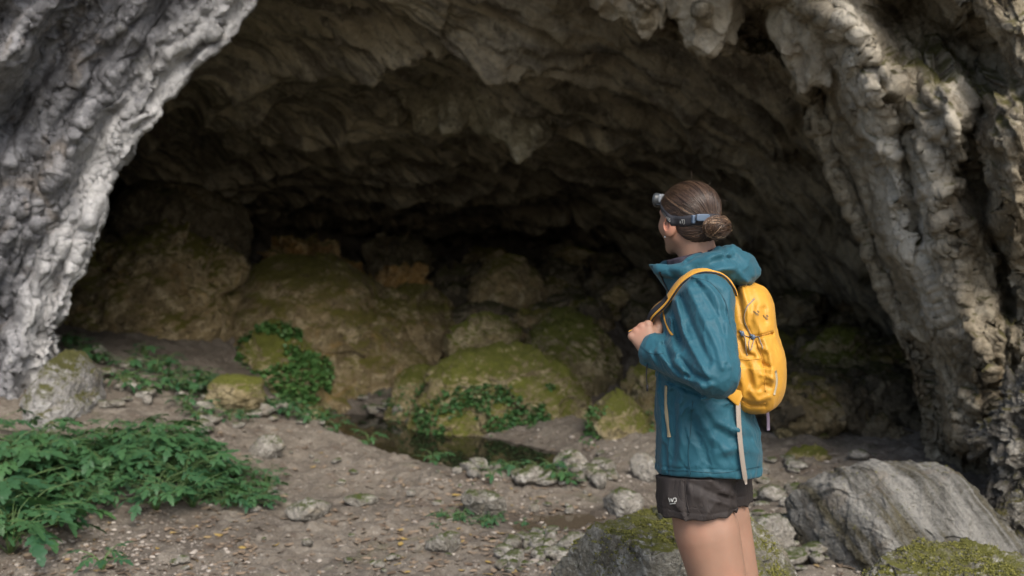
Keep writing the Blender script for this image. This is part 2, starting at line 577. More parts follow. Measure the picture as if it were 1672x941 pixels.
n1 = M.noise(p, .8, 6, .6, .5); n2 = M.noise(p, 5, 8, .65, .6); n3 = M.noise(p, 45, 5, .7); n4 = M.noise(p, 160, 3, .6)
c = M.mix(M.sstep(n1, .38, .62), (.088, .073, .057), (.147, .125, .098))
c = M.mix(M.math('MULTIPLY', M.sstep(n2, .48, .68), .8), c, (.21, .185, .15))
c = M.mix(M.math('MULTIPLY', M.sstep(n2, .46, .34), .75), c, (.085, .062, .045))
c = M.mix(M.math('MULTIPLY', M.sstep(n3, .57, .68), .7), c, (.32, .29, .245))
c = M.mix(M.math('MULTIPLY', M.sstep(n3, .43, .34), .7), c, (.06, .045, .033))
c = M.mix(M.math('MULTIPLY', M.sstep(M.noise(p, 2.0, 6, .7, 1), .56, .70), .35), c, (.07, .075, .025))
c = M.mix(M.math('MULTIPLY', M.attr('wet_shade'), .75), c, (.055, .043, .032))
h = M.math('ADD', M.math('MULTIPLY', n2, 1.0), M.math('ADD', M.math('MULTIPLY', n3, .6), M.math('MULTIPLY', n4, .3)))
rg = M.math('SUBTRACT', .95, M.math('MULTIPLY', M.attr('wet_shade'), .4))
M.set(Base_Color=c, Roughness=rg, Normal=M.bump(h, .9, .02))
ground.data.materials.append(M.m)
tag(ground, kind='structure')

def ground_z(x, y):
    # from here on: height of the finished ground mesh
    x = np.asarray(x, float); y = np.asarray(y, float)
    i = np.clip(np.searchsorted(gx, x) - 1, 0, len(gx) - 2); j = np.clip(np.searchsorted(gy, y) - 1, 0, len(gy) - 2)
    u = np.clip((x - gx[i]) / (gx[i + 1] - gx[i]), 0, 1); v = np.clip((y - gy[j]) / (gy[j + 1] - gy[j]), 0, 1)
    return (Z[i, j] * (1 - u) + Z[i + 1, j] * u) * (1 - v) + (Z[i, j + 1] * (1 - u) + Z[i + 1, j + 1] * u) * v

def gz1(x, y):
    return float(ground_z(np.array([x]), np.array([y]))[0])

# water sheets
def water(name, pts, z, mat):
    V = np.array([(a, b, z) for a, b in pts] + [(np.mean([q[0] for q in pts]), np.mean([q[1] for q in pts]), z)])
    n = len(pts)
    F = np.array([(i, (i + 1) % n, n) for i in range(n)])
    o = obj(name, make_mesh(name, V, F), mat)
    return tag(o, kind='structure')
M = Mat('dark_water')
wv = M.noise(M.pos, 6, 3, .5)
M.set(Base_Color=(.012, .012, .008), Roughness=.04, IOR=1.33, Normal=M.bump(wv, .05, .01))
M_water = M.m
M = Mat('muddy_water')
M.set(Base_Color=(.075, .06, .042), Roughness=.07, IOR=1.33, Normal=M.bump(M.noise(M.pos, 9, 3, .5), .05, .01))
M_mud = M.m
pp = [(x - .75, y - .75) for x, y in POOL] + [(x + .75, y + .75) for x, y in POOL[::-1]]
water('pool_water', pp, WATER_Z, M_water)
a = np.linspace(0, 2 * pi, 40, endpoint=False)
water('puddle_water', [(PUD[0] + .5 * cos(t), PUD[1] + .4 * sin(t)) for t in a], PUD_Z, M_mud)

# ================================================================== rock arch round the cave mouth
RIM = [(40, 1010), (52, 900), (62, 800), (78, 705), (92, 600), (106, 540), (122, 470), (150, 398), (174, 345), (181, 300), (212, 240), (256, 186),
       (300, 128), (322, 112), (348, 84), (386, 50), (398, 34), (422, -4), (480, -75), (600, -130), (760, -150), (880, -90), (962, -2), (1036, 46), (1062, 56),
       (1108, 66), (1150, 84), (1200, 84), (1248, 96), (1290, 112), (1312, 146), (1322, 196), (1352, 264), (1393, 364), (1421, 430), (1452, 520),
       (1480, 612), (1500, 690), (1514, 756), (1530, 860), (1545, 1010)]
RC = np.array((850.0, 480.0))
rim = np.array(RIM, float)
L = np.concatenate([[0], np.cumsum(np.hypot(*np.diff(rim, axis=0).T))])
ns = int(L[-1] / 2.3)
sl = np.linspace(0, L[-1], ns)
rx = np.interp(sl, L, rim[:, 0]); ry = np.interp(sl, L, rim[:, 1])
k = np.exp(-np.linspace(-2, 2, 9) ** 2); k /= k.sum()
rx = np.convolve(np.pad(rx, 4, mode='edge'), k, 'valid'); ry = np.convolve(np.pad(ry, 4, mode='edge'), k, 'valid')
jag = fbm(np.stack([sl / 38, sl * 0, sl * 0 + 3], -1), 4, 77)
ox, oy = rx - RC[0], ry - RC[1]
on = np.hypot(ox, oy); ox /= on; oy /= on
rx = rx + ox * jag * 9; ry = ry + oy * jag * 9
rho_f = np.concatenate([np.arange(0, 30, 1.5), np.arange(30, 460, 2.3), np.geomspace(460, 4200, 46)])
right = smooth(600, 960, rx)                       # 0 on the left wall, 1 on the right pillar
def arch_front():
    PX = rx[:, None] + ox[:, None] * rho_f[None]
    PY = ry[:, None] + oy[:, None] * rho_f[None]
    R = rho_f[None]; rt = right[:, None]
    DL = 7.0 - .16 * smooth(0, 95, R) - 1.10 * smooth(85, 440, R) - 1.4 * smooth(430, 1500, R)
    DR = 6.75 - .8 * smooth(0, 190, R) - .6 * smooth(100, 420, R) - 1.2 * smooth(430, 1500, R)
    top = smooth(80, -120, PY) * (1 - smooth(0, 200, R) * .3)
    D = DL * (1 - rt) + DR * rt
    # --- large forms of the left wall (photo-pixel lines)
    lf = np.zeros_like(PX)
    def ln(pts, amp, w):
        return amp * np.exp(-(polydist(PX, PY, pts) / w) ** 2)
    lf += ln([(345, -30), (262, 92), (205, 190), (150, 300), (100, 400), (60, 520), (25, 680)], -.03, 26)
    lf += ln([(300, -40), (225, 90), (165, 190), (110, 300), (60, 400), (20, 520)], -.16, 22)
    lf += ln([(215, 60), (110, 260), (50, 380)], .10, 24)
    lf += ln([(110, 0), (92, 60), (60, 130), (20, 200)], -.22, 26)
    lf += ln([(70, 20), (20, 110)], .22, 38)
    lf += ln([(160, 330), (120, 430), (85, 530), (70, 620), (62, 720)], .07, 12)
    lf += ln([(128, 380), (92, 470), (60, 560), (45, 680)], -.07, 10)
    lf += ln([(380, 40), (330, 95)], .08, 16)
    # --- large forms of the right pillar
    rf = np.zeros_like(PX)
    rf += ln([(1330, 190), (1358, 264), (1402, 380), (1446, 500), (1488, 620), (1520, 760)], .02, 16)
    rf += ln([(1345, 130), (1372, 220), (1408, 330), (1448, 430), (1494, 540), (1528, 660)], -.13, 15)
    rf += ln([(1385, 30), (1402, 110), (1432, 190), (1462, 300), (1486, 390), (1512, 460), (1548, 560), (1566, 700)], .28, 46)
    rf += ln([(1470, 190), (1490, 290), (1508, 380)], -.24, 16)
    rf += ln([(1556, 130), (1542, 230), (1524, 330), (1540, 420), (1584, 520), (1604, 610), (1580, 720)], .24, 48)
    rf += ln([(1600, 190), (1592, 290), (1622, 400), (1640, 500)], -.42, 20)
    rf += ln([(1650, 230), (1655, 330)], .55, 60)
    rf += ln([(1480, 20), (1530, 70), (1590, 100)], -.75, 52)
    rf += ln([(1660, 60), (1680, 160)], .3, 50)
    rf += ln([(1420, 60), (1425, 140)], .10, 30)
    rf += ln([(1200, 20), (1255, 60), (1290, 85)], -.42, 30)
    rf += ln([(1050, 10), (1060, 46)], .32, 26) + ln([(1150, 20), (1160, 70)], .34, 24) + ln([(1000, -20), (1010, 12)], .2, 30)
    rf += ln([(1292, 60), (1303, 132)], .30, 22) + ln([(1330, 20), (1345, 100)], .25, 26)
    rf += ln([(1110, 0), (1105, 50)], -.20, 20)
    sx = np.broadcast_to(sl[:, None], PX.shape)
    fl = np.stack([sx / 650, R / 46 + 0 * PX, 0 * PX + 2.2], -1)
    warp = fbm(np.stack([PX / 130, PY / 130, 0 * PX], -1), 3, 5)
    fl[..., 1] += warp * 1.2
    flute = ridged(fl, 4, 61) * .055
    fl2 = np.stack([sx / 120, R / 15 + warp * 3, 0 * PX + 7.7], -1)
    flute += ridged(fl2, 3, 67) * .007
    wob = 26 * fbm(np.stack([sx / 170, R / 400 + 0 * PX, 0 * PX + 5.5], -1), 4, 301) + 5 * fbm(np.stack([sx / 24, R / 60 + 0 * PX, 0 * PX + 5.5], -1), 3, 303)
    for Rk, am, wd in ((58, .05, 5), (92, -.10, 7), (128, .07, 5), (176, -.08, 6), (215, .10, 5), (262, -.07, 8), (310, .10, 6), (372, -.09, 6)):
        lf += am * smooth(Rk - wd, Rk + wd, R + wob)
    for Rk, am, wd in ((34, .08, 5), (70, -.06, 5), (112, .09, 6), (150, -.10, 6), (196, .10, 6), (240, -.08, 6)):
        rf += am * smooth(Rk - wd, Rk + wd, R + wob * 1.1)
    D = D - (lf * (1 - rt) + rf * rt) - flute * smooth(0, 24, R)
    return PX, PY, D
PX, PY, D = arch_front()
front = W(PX, PY, D)
# inner face: from the rim back into the cave
q = np.linspace(0, 1, 84)[1:] ** 1.25
w_in = np.stack([ox, 0 * ox, -oy], -1)
r0 = front[:, 0]
back = r0[:, None] + w_in[:, None] * (.14 * np.sqrt(q)[None] + (3.1 * (1 - right) + 1.9 * right)[:, None] * q[None])[..., None] + np.array((0, 1.0, 0)) * (3.6 * q)[None, :, None]
G = np.concatenate([back[:, ::-1], front], 1)
nb = back.shape[1]
rtG = right[:, None]
cr = ridged(G * 1.05, 4, 71)
f1, f2, fid = worley(G * np.array((2.2, 2.2, 1.3)) + .35 * np.stack([fbm(G * 2, 2, 7), fbm(G * 2, 2, 8), fbm(G * 2, 2, 9)], -1), 15)
crack = np.clip((f2 - f1) / .14, 0, 1)
amp = .045 + .055 * rtG
# scalloped, streaky small relief running along the rim
sA = sl[:, None] + 0 * G[..., 0]; rA = np.concatenate([-np.linspace(300, 2, nb), rho_f])[None] + 0 * sA
wA = fbm(np.stack([sA / 90, rA / 60, 0 * sA], -1), 3, 201)
st1 = ridged(np.stack([sA / 70 + wA, rA / 16 + 1.5 * wA, 0 * sA + 3.3], -1), 4, 203)
st2 = ridged(np.stack([sA / 22 + wA, rA / 7 + 2.5 * wA, 0 * sA + 9.3], -1), 3, 207)
wv3 = np.stack([fbm(G * 1.6, 3, 311), fbm(G * 1.6, 3, 312), fbm(G * 1.6, 3, 313)], -1)
fcA = facets(G * np.array((2.6, 2.6, 1.7)) + .35 * wv3, 321)
fcB = facets(G * np.array((6.5, 6.5, 4.5)) + .5 * wv3, 323)
fcC = facets(G * 17 + .9 * wv3, 325)
fcL = facets(np.stack([sA / 330 + .5 * wA, rA / 40 + .8 * wA, 0 * sA], -1), 327)
fcM = facets(np.stack([sA / 130 + .7 * wA, rA / 17 + 1.3 * wA, 0 * sA], -1), 329)
disp = amp * fbm(G * .9, 3, 73) + (.008 + .003 * rtG) * fbm(G * 3.1, 7, 79, gain=.56) + (.004 + .002 * rtG) * cr + .007 * st1 + .003 * st2 - .006 * (1 - crack) \
    + rtG * (.022 * fcA + .010 * fcB + .006 * fcC + .065 * fcL + .018 * fcM) + (1 - rtG) * (.012 * fcA + .045 * fcL + .016 * fcM + .006 * fcC)
pit1, _, pid = worley(G * 13, 27)
disp = disp - .007 * rtG * np.clip(1 - pit1 / .45, 0, 1) * (pid > .55) - .012 * (1 - rtG) * np.clip(1 - pit1 / .4, 0, 1) * (pid > .6)
v1 = np.gradient(G, axis=0); v2 = np.gradient(G, axis=1)
N = np.cross(v1, v2); N /= np.linalg.norm(N, axis=-1, keepdims=True) + 1e-9
tocam = CAM - G
sgn = np.sign((N[:, nb + 40] * tocam[:, nb + 40]).sum(-1).mean())
N *= sgn
G = G + N * disp[..., None]
rho_all = np.concatenate([-np.ones(nb) * 5, rho_f])[None] + 0 * sl[:, None]
pale = (smooth(92, 40, rho_all) * smooth(-6, 2, rho_all) * (.85 + .8 * fbm(np.stack([sl[:, None] / 80 + 0 * rho_all, rho_all / 22, 0 * rho_all], -1), 3, 91))) * (1 - rtG)
PXa = np.concatenate([np.repeat(PX[:, :1], nb, 1), PX], 1); PYa = np.concatenate([np.repeat(PY[:, :1], nb, 1), PY], 1)
paleR = np.exp(-(polydist(PXa, PYa, [(1385, 30), (1402, 110), (1432, 190), (1462, 300), (1486, 390)]) / 34) ** 2) * (rho_all > -2)
paleR += .7 * np.exp(-(polydist(PXa, PYa, [(1556, 150), (1530, 280), (1500, 420), (1530, 520)]) / 30) ** 2) * (rho_all > -2)
pale = np.clip(pale + paleR * rtG, 0, 1)
FLOW = np.stack([sA / 100 + .25 * wA, rA / 100 + .12 * wA, 0 * sA], -1)
cut = int(np.argmin(np.abs(rx - 740)))
Fl = grid_faces(cut + 1, G.shape[1]); Fr = grid_faces(ns - cut, G.shape[1])
if sgn < 0: Fl, Fr = Fl[:, ::-1], Fr[:, ::-1]
wall_l = obj('rock_wall', make_mesh('rock_wall', G[:cut + 1], Fl, True, {'pale': pale[:cut + 1].ravel(), 'flow': FLOW[:cut + 1].reshape(-1, 3)}), M_wall)
tag(wall_l, 'pale grey streaked limestone wall with a white edge flanking the cave mouth above the green plants', 'rock wall')
wall_r = obj('rock_pillar', make_mesh('rock_pillar', G[cut:], Fr, True, {'pale': pale[cut:].ravel(), 'flow': FLOW[cut:].reshape(-1, 3)}), M_pillar)
tag(wall_r, 'ribbed tan limestone pillar holding up the cave mouth behind the backpack side of the hiker', 'rock pillar')

# ================================================================== cave ceiling, sides and back
sec = np.array([(4.6, 15), (4.9, 9), (5.6, 5.6), (6.2, 4.35), (6.5, 4.05), (7, 3.75), (8, 3.44), (9, 3.22), (10, 3.03), (11, 2.86), (13, 2.56), (15, 2.18), (18, 1.92), (20, 1.5), (21.5, .4), (22.5, -1.0)])
ly = np.concatenate([[0], np.cumsum(np.hypot(*np.diff(sec, axis=0).T))])
lt = np.concatenate([np.linspace(0, ly[3], 40)[:-1], np.linspace(ly[3], ly[11], 520)[:-1], np.linspace(ly[11], ly[-1], 110)])
sy, sz = np.interp(lt, ly, sec[:, 0]), np.interp(lt, ly, sec[:, 1])
kk = np.ones(25) / 25
sy = np.convolve(np.pad(sy, 12, mode='edge'), kk, 'valid'); sz = np.convolve(np.pad(sz, 12, mode='edge'), kk, 'valid')
cx_ = axis([(-16, -9, .6), (-9, -4.8, .08), (-4.8, 4.2, .016), (4.2, 9, .08), (9, 16, .6)])
Xc, Yc = np.meshgrid(cx_, sy, indexing='ij'); Zc = np.repeat(sz[None], len(cx_), 0)
inside = smooth(6.0, 7.4, Yc)
drop = .17 * np.clip(Xc - .5, 0, None) ** 2 + .30 * np.clip(-Xc - 5.0, 0, None) ** 2
Zc = Zc - drop * inside
B = np.stack([Xc, Yc, Zc * .8], -1)
# slanting shelves on the right half, folds on the left
wp = fbm(B * .55, 3, 101)
qv = -.53 * Xc + .85 * Yc + .40 * wp + .05 * fbm(B * 2.2, 3, 103)
pv = .85 * Xc + .53 * Yc
def saw(t):
    u = t - np.floor(t)
    return np.where(u < .8, u / .8, 1 - (u - .8) / .2)
shelf = .36 * saw(qv * .85) + .17 * saw(qv * 2.3 + .3)
qa = np.stack([qv * 2.2, pv * .45, 0 * qv], -1)
shelf += .10 * ridged(qa, 4, 105)
rightm = smooth(-.9, .3, Xc - .3 * (Yc - 9))
fold = .26 * ridged(np.stack([.35 * Xc + .1 * Yc, .9 * Yc + .25 * Xc, 0 * Xc], -1) + .3 * wp[..., None], 3, 107) + .10 * saw(.8 * Yc + .35 * Xc + .8 * wp)
d = (shelf * rightm + fold * (1 - rightm)) * inside
d += 0.04 * fbm(B * 1.3, 3, 109) + .016 * fbm(B * 4.5, 7, 111, gain=.56) + .07 * ridged(np.stack([qv * 6, pv * 1.1, 0 * qv], -1), 4, 113) * (.35 + .65 * rightm)
f1, f2, fid = worley(B * np.array((1.5, 1.5, 1.5)) + .3 * wp[..., None], 19)
wB = np.stack([wp, fbm(B * 1.1, 2, 341), 0 * wp], -1)
d += inside * (.09 * facets(np.stack([qv * 2.2, pv * .42, 0 * qv], -1) + .25 * wB, 343) + .022 * facets(np.stack([qv * 7, pv * 1.5, 0 * qv], -1) + .4 * wB, 345) + .04 * (1 - rightm) * facets(B * 1.7 + .3 * wB, 347))
d += .01 * (fid - .5) * inside - .01 * np.clip(1 - (f2 - f1) / .12, 0, 1) * inside
# the low brow that hangs across the left half
d += inside * .16 * np.exp(-((Yc - (12.4 + .25 * (Xc + 2))) / .9) ** 2) * smooth(.6, -.6, Xc) * smooth(-5.5, -4.2, Xc)
Zc = Zc - d * np.where(Yc < 6.2, .5, 1)
Yc = Yc - (.25 * fbm(B * .9, 3, 115)) * (1 - inside)
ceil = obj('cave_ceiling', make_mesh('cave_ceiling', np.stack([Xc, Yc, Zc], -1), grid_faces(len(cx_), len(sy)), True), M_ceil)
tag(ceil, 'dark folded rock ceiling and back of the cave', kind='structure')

# rock hanging from the ceiling
def hanging(name, caps, ells, seed, h=.022, k=.09):
    caps = [(W(*a, da), W(*b, db), ra, rb) for a, da, b, db, ra, rb in caps]
    ells = [(W(*c, dd), r) for c, dd, r in ells]
    allp = np.array([q[i] for q in caps for i in (0, 1)] + [q[0] for q in ells])
    def f(P):
        w = .05 * np.stack([fbm(P * 3.0, 2, seed), fbm(P * 3.0, 2, seed + 1), fbm(P * 3.0, 2, seed + 2)], -1)
        Q = P + w
        dd = np.full(len(P), 9.0)
        for a, b, ra, rb in caps:
            dd = smin(dd, cone(Q, a, b, ra, rb), k)
        for c, r in ells:
            dd = smin(dd, ell(Q, c, r), k)
        return dd - .045 * ridged(Q * np.array((3.6, 3.6, 1.4)), 3, seed + 5) - .02 * fbm(Q * 9, 3, seed + 9)
    V, F = sdf_mesh(f, allp.min(0) - .5, allp.max(0) + .5, h, newton=1, block=10)
    return obj(name, make_mesh(name, V, F), M_drip, ceil)
hanging('hanging_rock', [((800, 60), 9.4, (853, 240), 9.3, 0.408, 0.081), ((755, 80), 9.4, (735, 200), 9.2, 0.264, 0.103), ((835, 110), 9.3, (876, 218), 9.2, 0.288, 0.092),
                         ((800, 130), 9.2, (818, 208), 9.2, 0.264, 0.115), ((862, 120), 9.4, (886, 178), 9.3, 0.192, 0.081), ((845, 200), 9.25, (850, 250), 9.25, 0.156, 0.057),
                         ((770, 120), 9.4, (790, 195), 9.3, 0.264, 0.092)],
        [((815, 125), 9.5, (.40, .38, .30)), ((760, 70), 9.6, (.3, .4, .22))], 200)
hanging('hanging_rock', [((690, 10), 8.9, (706, 72), 8.9, 0.240, 0.092), ((745, 0), 9.0, (770, 62), 9.0, 0.288, 0.115), ((800, 40), 9.0, (822, 88), 9.0, 0.168, 0.057), ((660, 60), 9.6, (700, 195), 9.7, 0.264, 0.115),
                         ((610, 60), 9.8, (640, 180), 10.0, 0.288, 0.138)],
        [((720, 20), 9.0, (.34, .3, .2)), ((560, 110), 10.2, (.4, .4, .22)), ((640, 120), 10.0, (.35, .4, .2))], 230)

# drip stones on the lip of the arch
def lip(caps, seed, mat, parent, name='dripstone'):
    caps = [(W(*a, da), W(*b, db), ra, rb) for a, da, b, db, ra, rb in caps]
    allp = np.array([q[i] for q in caps for i in (0, 1)])
    def f(P):
        Q = P + .03 * np.stack([fbm(P * 5.0, 2, seed), fbm(P * 5.0, 2, seed + 1), fbm(P * 5.0, 2, seed + 2)], -1)
        dd = np.full(len(P), 9.0)
        for a, b, ra, rb in caps:
            dd = smin(dd, cone(Q, a, b, ra, rb), .06)
        return dd - .03 * ridged(Q * np.array((6, 6, 2.4)), 3, seed + 5) - .012 * fbm(Q * 16, 3, seed + 9)
    V, F = sdf_mesh(f, allp.min(0) - .3, allp.max(0) + .3, .014, newton=1, block=10)
    me = make_mesh(name, V, F, True, {'pale': np.full(len(V), .35)})
    return obj(name, me, mat, parent)
lip([((1030, -20), 6.4, (1046, 40), 6.45, .16, .05), ((1075, -10), 6.4, (1062, 38), 6.4, .13, .05), ((990, -30), 6.4, (1000, 8), 6.5, .14, .06)], 300, M_pillar, wall_r)
lip([((1130, -10), 6.3, (1140, 58), 6.35, .15, .06), ((1170, 0), 6.3, (1158, 72), 6.35, .15, .05), ((1185, 10), 6.35, (1195, 60), 6.4, .10, .04)], 310, M_pillar, wall_r)
lip([((1290, 40), 6.2, (1298, 112), 6.3, .12, .05), ((1310, 60), 6.2, (1309, 132), 6.25, .10, .04), ((1335, 30), 6.1, (1338, 125), 6.15, .11, .05)], 320, M_pillar, wall_r)

# ================================================================== boulders
def cube_sphere(n):
    t = np.tan(np.linspace(-1, 1, n) * pi / 4)
    A, Bq = np.meshgrid(t, t, indexing='ij')
    o1 = np.ones_like(A)
    fs = [(o1, A, Bq), (-o1, Bq, A), (Bq, o1, A), (A, -o1, Bq), (A, Bq, o1), (Bq, A, -o1)]
    V = np.concatenate([np.stack(q, -1).reshape(-1, 3) for q in fs])
    V /= np.linalg.norm(V, axis=1, keepdims=True)
    g = grid_faces(n, n)
    F = np.concatenate([g + i * n * n for i in range(6)])
    _, first, inv = np.unique(np.round(V, 5), axis=0, return_index=True, return_inverse=True)
    V = V[first]; F = inv.ravel()[F]
    out = ((np.cross(V[F[:, 1]] - V[F[:, 0]], V[F[:, 2]] - V[F[:, 0]])) * V[F].mean(1)).sum(1) < 0
    F[out] = F[out][:, ::-1]
    return V, F
_cs = {}
def rock(size, seed, planes=14, sharp=16.0, rough=.08, detail=.03, n=40, custom=None, freq=1.0, layer=None, bottom=True):
    """closed rock: soft polytope with noise, half-size = size"""
    if n not in _cs: _cs[n] = cube_sphere(n)
    D0, F = _cs[n]
    r = np.random.default_rng(seed)
    nn = r.normal(size=(planes, 3)); nn /= np.linalg.norm(nn, axis=1, keepdims=True)
    dd = r.uniform(.78, 1.05, planes)
    if custom is not None:
        cn = np.array([q[:3] for q in custom], float); cn /= np.linalg.norm(cn, axis=1, keepdims=True)
        nn = np.concatenate([nn, cn]); dd = np.concatenate([dd, [q[3] for q in custom]])
    proj = np.concatenate([np.maximum(D0 @ nn.T, 0) / dd, np.full((len(D0), 1), 1 / 1.22)], 1)
    rad = (proj ** sharp).sum(1) ** (-1 / sharp)
    V = D0 * rad[:, None] * np.asarray(size, float)
    sm = float(np.min(size))
    nf = freq / sm
    off = np.array((seed * 3.7 % 50, seed * 1.3 % 50, 0))
    w = V + off
    disp = rough * sm * (fbm(w * nf * 1.1, 4, seed) + .6 * ridged(w * nf * 2.0, 3, seed + 3) * .6)
    ww = .3 * np.stack([fbm(w * nf * 1.5, 2, seed + 21), fbm(w * nf * 1.5, 2, seed + 22), fbm(w * nf * 1.5, 2, seed + 23)], -1)
    disp += sm * (1.7 * rough * facets(w * nf * 1.9 + ww, seed + 31) + 1.6 * detail * facets(w * nf * 4.6 + 2 * ww, seed + 33) + .7 * detail * facets(w * nf * 11 + 3 * ww, seed + 35))
    disp += detail * sm * (.35 * ridged(w * nf * 6, 4, seed + 5) + .6 * fbm(w * nf * 16, 3, seed + 8))
    if layer is not None:
        ax, fr, am = layer
        t = w @ np.asarray(ax, float)
        disp += am * ridged(np.stack([t * fr, (w[:, 1] + w[:, 0]) * .6, w[:, 2] * .6], -1), 3, seed + 11)
    V = V + D0 * disp[:, None]
    return V, F

def rotz(V, a):
    c, s = cos(a), sin(a)
    return V @ np.array(((c, s, 0), (-s, c, 0), (0, 0, 1.0)))
def roty(V, a):
    c, s = cos(a), sin(a)
    return V @ np.array(((c, 0, -s), (0, 1, 0), (s, 0, c)))
def rotx(V, a):
    c, s = cos(a), sin(a)
    return V @ np.array(((1, 0, 0), (0, c, s), (0, -s, c)))

def boulder(name, box, d, mat, seed, label, cat='boulder', depth=1.0, tilt=0.0, yaw=0.0, sink=0.12, group=None, **kw):
    """a rock whose picture fills box=(left, top, right, bottom) in photo pixels when it stands d metres away"""
    l, t, r_, b = box
    c = W((l + r_) / 2, (t + b) / 2, d)
    hw, hh = (r_ - l) / 2 / F_PX * d, (b - t) / 2 / F_PX * d * (1 + sink)
    V, F = rock((hw, hw * depth, hh), seed, **kw)
    V = roty(V, tilt); V = rotz(V, yaw)
    ex = (V[:, 0].max() - V[:, 0].min()) / 2; ez = (V[:, 2].max() - V[:, 2].min()) / 2
    V = V * np.array((hw / ex, hw / ex, hh / ez))
    V[:, 0] -= (V[:, 0].max() + V[:, 0].min()) / 2
    V[:, 2] -= V[:, 2].max()
    base = V[:, 2].min()
    top = W((l + r_) / 2, t, d)
    V[:, 2] -= base
    o = obj(name, make_mesh(name, V, F, True), mat, loc=(c[0], c[1], top[2] + base))
    tag(o, label, cat, group)
    return o
def outline_boulder(name, poly, d, thick, mat, seed, label, cat='boulder', lean=.3, n=110, rough=.05, detail=.02, e=2.3, freq=1.0):
    """rock whose outline (photo pixels) stands d metres away; thick = half-depth in metres; lean pushes the top back"""
    if n not in _cs: _cs[n] = cube_sphere(n)
    D0, F = _cs[n]
    P = W([q[0] for q in poly], [q[1] for q in poly], d)
    c = P.mean(0)
    th = np.arctan2(P[:, 2] - c[2], P[:, 0] - c[0]); rr = np.hypot(P[:, 2] - c[2], P[:, 0] - c[0])
    o_ = np.argsort(th); th, rr = th[o_], rr[o_]
    tt = np.linspace(-pi, pi, 361)
    R = np.interp(tt, np.concatenate([th - 2 * pi, th, th + 2 * pi]), np.tile(rr, 3))
    kk = np.exp(-np.linspace(-2, 2, 13) ** 2); kk /= kk.sum()
    R = np.convolve(np.concatenate([R[-7:-1], R, R[1:7]]), kk, 'valid')
    a = np.arctan2(D0[:, 2], D0[:, 0]); h = np.hypot(D0[:, 0], D0[:, 2])
    Ro = np.interp(a, tt, R)
    rad = ((h / Ro) ** e + (np.abs(D0[:, 1]) / thick) ** e) ** (-1 / e)
    V = D0 * rad[:, None]
    sm = min(thick, float(rr.min()), 1.0)
    w = V + np.array((seed * 3.7 % 50, seed * 1.3 % 50, 0))
    nf = freq / sm
    ww = .3 * np.stack([fbm(w * nf * 1.5, 2, seed + 21), fbm(w * nf * 1.5, 2, seed + 22), fbm(w * nf * 1.5, 2, seed + 23)], -1)
    disp = sm * (rough * 1.2 * fbm(w * nf, 4, seed) + 1.5 * rough * facets(w * nf * 1.4 + ww, seed + 31) + 1.7 * detail * facets(w * nf * 3.8 + 2 * ww, seed + 33)
                 + detail * facets(w * nf * 10 + 3 * ww, seed + 35) + detail * ridged(w * nf * 3, 4, seed + 5) * .5 + .5 * detail * fbm(w * nf * 15, 3, seed + 8))
    V = V + D0 * disp[:, None]
    V[:, 1] += lean * V[:, 2]
    base = V[:, 2].min()
    o = obj(name, make_mesh(name, V - (0, 0, base), F, True), mat, loc=(c[0], c[1], c[2] + base))
    tag(o, label, cat)
    return o
BO = {}
def oo(key, *a, **k):
    BO[key] = outline_boulder(*a, **k)
def bo(key, *a, **k):
    BO[key] = boulder(*a, **k)
bo('left_low', 'boulder', (220, 548, 400, 660), 9.9, M_mossy, 13, 'low rounded boulder with a dull moss coat at the foot of the brown bank', depth=.8, planes=9, sharp=5, rough=.12, n=70, sink=.2)
bo('ochre_ledge', 'boulder', (420, 378, 600, 470), 12.0, M_ochre, 16, 'rusty orange pitted rock ledge along the top of the smooth brown slab', depth=.8, tilt=.2, rough=.24, detail=.06, n=80, sink=.5)
bo('ochre_tail', 'boulder', (560, 425, 720, 560), 11.6, M_ochre, 17, 'ochre stained rock behind the right end of the smooth brown slab', depth=.7, tilt=.5, rough=.2, detail=.05, n=70, sink=.4)
bo('loaf', 'boulder', (722, 508, 854, 604), 9.85, M_mossy, 18, 'loaf shaped pale green boulder resting behind the broad mossy dome', depth=.85, planes=10, sharp=6, rough=.10, detail=.03, n=64, sink=.4)
bo('behind_arm', 'boulder', (1010, 578, 1120, 735), 8.8, M_mossy, 22, 'mossy boulder partly hidden behind the front of the teal jacket', depth=.9, rough=.14, detail=.04, n=60, sink=.25)
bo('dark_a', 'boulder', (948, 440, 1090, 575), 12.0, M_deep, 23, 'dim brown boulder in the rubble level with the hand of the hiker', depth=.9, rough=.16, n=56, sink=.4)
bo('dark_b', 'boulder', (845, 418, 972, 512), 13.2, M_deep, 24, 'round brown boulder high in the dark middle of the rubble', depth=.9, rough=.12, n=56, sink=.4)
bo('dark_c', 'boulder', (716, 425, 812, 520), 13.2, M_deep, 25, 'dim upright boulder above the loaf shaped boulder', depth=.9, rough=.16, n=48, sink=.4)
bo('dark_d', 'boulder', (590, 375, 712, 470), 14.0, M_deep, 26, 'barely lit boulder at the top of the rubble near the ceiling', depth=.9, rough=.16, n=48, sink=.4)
bo('mid_a', 'boulder', (862, 500, 940, 572), 10.9, M_brown, 27, 'block of rubble just right of the loaf shaped boulder', depth=.9, rough=.14, n=40, sink=.4)
bo('right_dim', 'boulder', (1284, 530, 1446, 720), 9.0, M_mossy, 28, 'tall dim moss stained boulder in the dark beside the yellow backpack', depth=.85, planes=9, sharp=6, rough=.12, n=70, sink=.2)
bo('right_egg', 'boulder', (1262, 664, 1370, 745), 7.7, M_mossy, 29, 'tilted egg shaped mossy rock behind the right hip of the hiker', depth=.8, tilt=.3, planes=7, sharp=6, rough=.08, detail=.02, n=56, sink=.25)
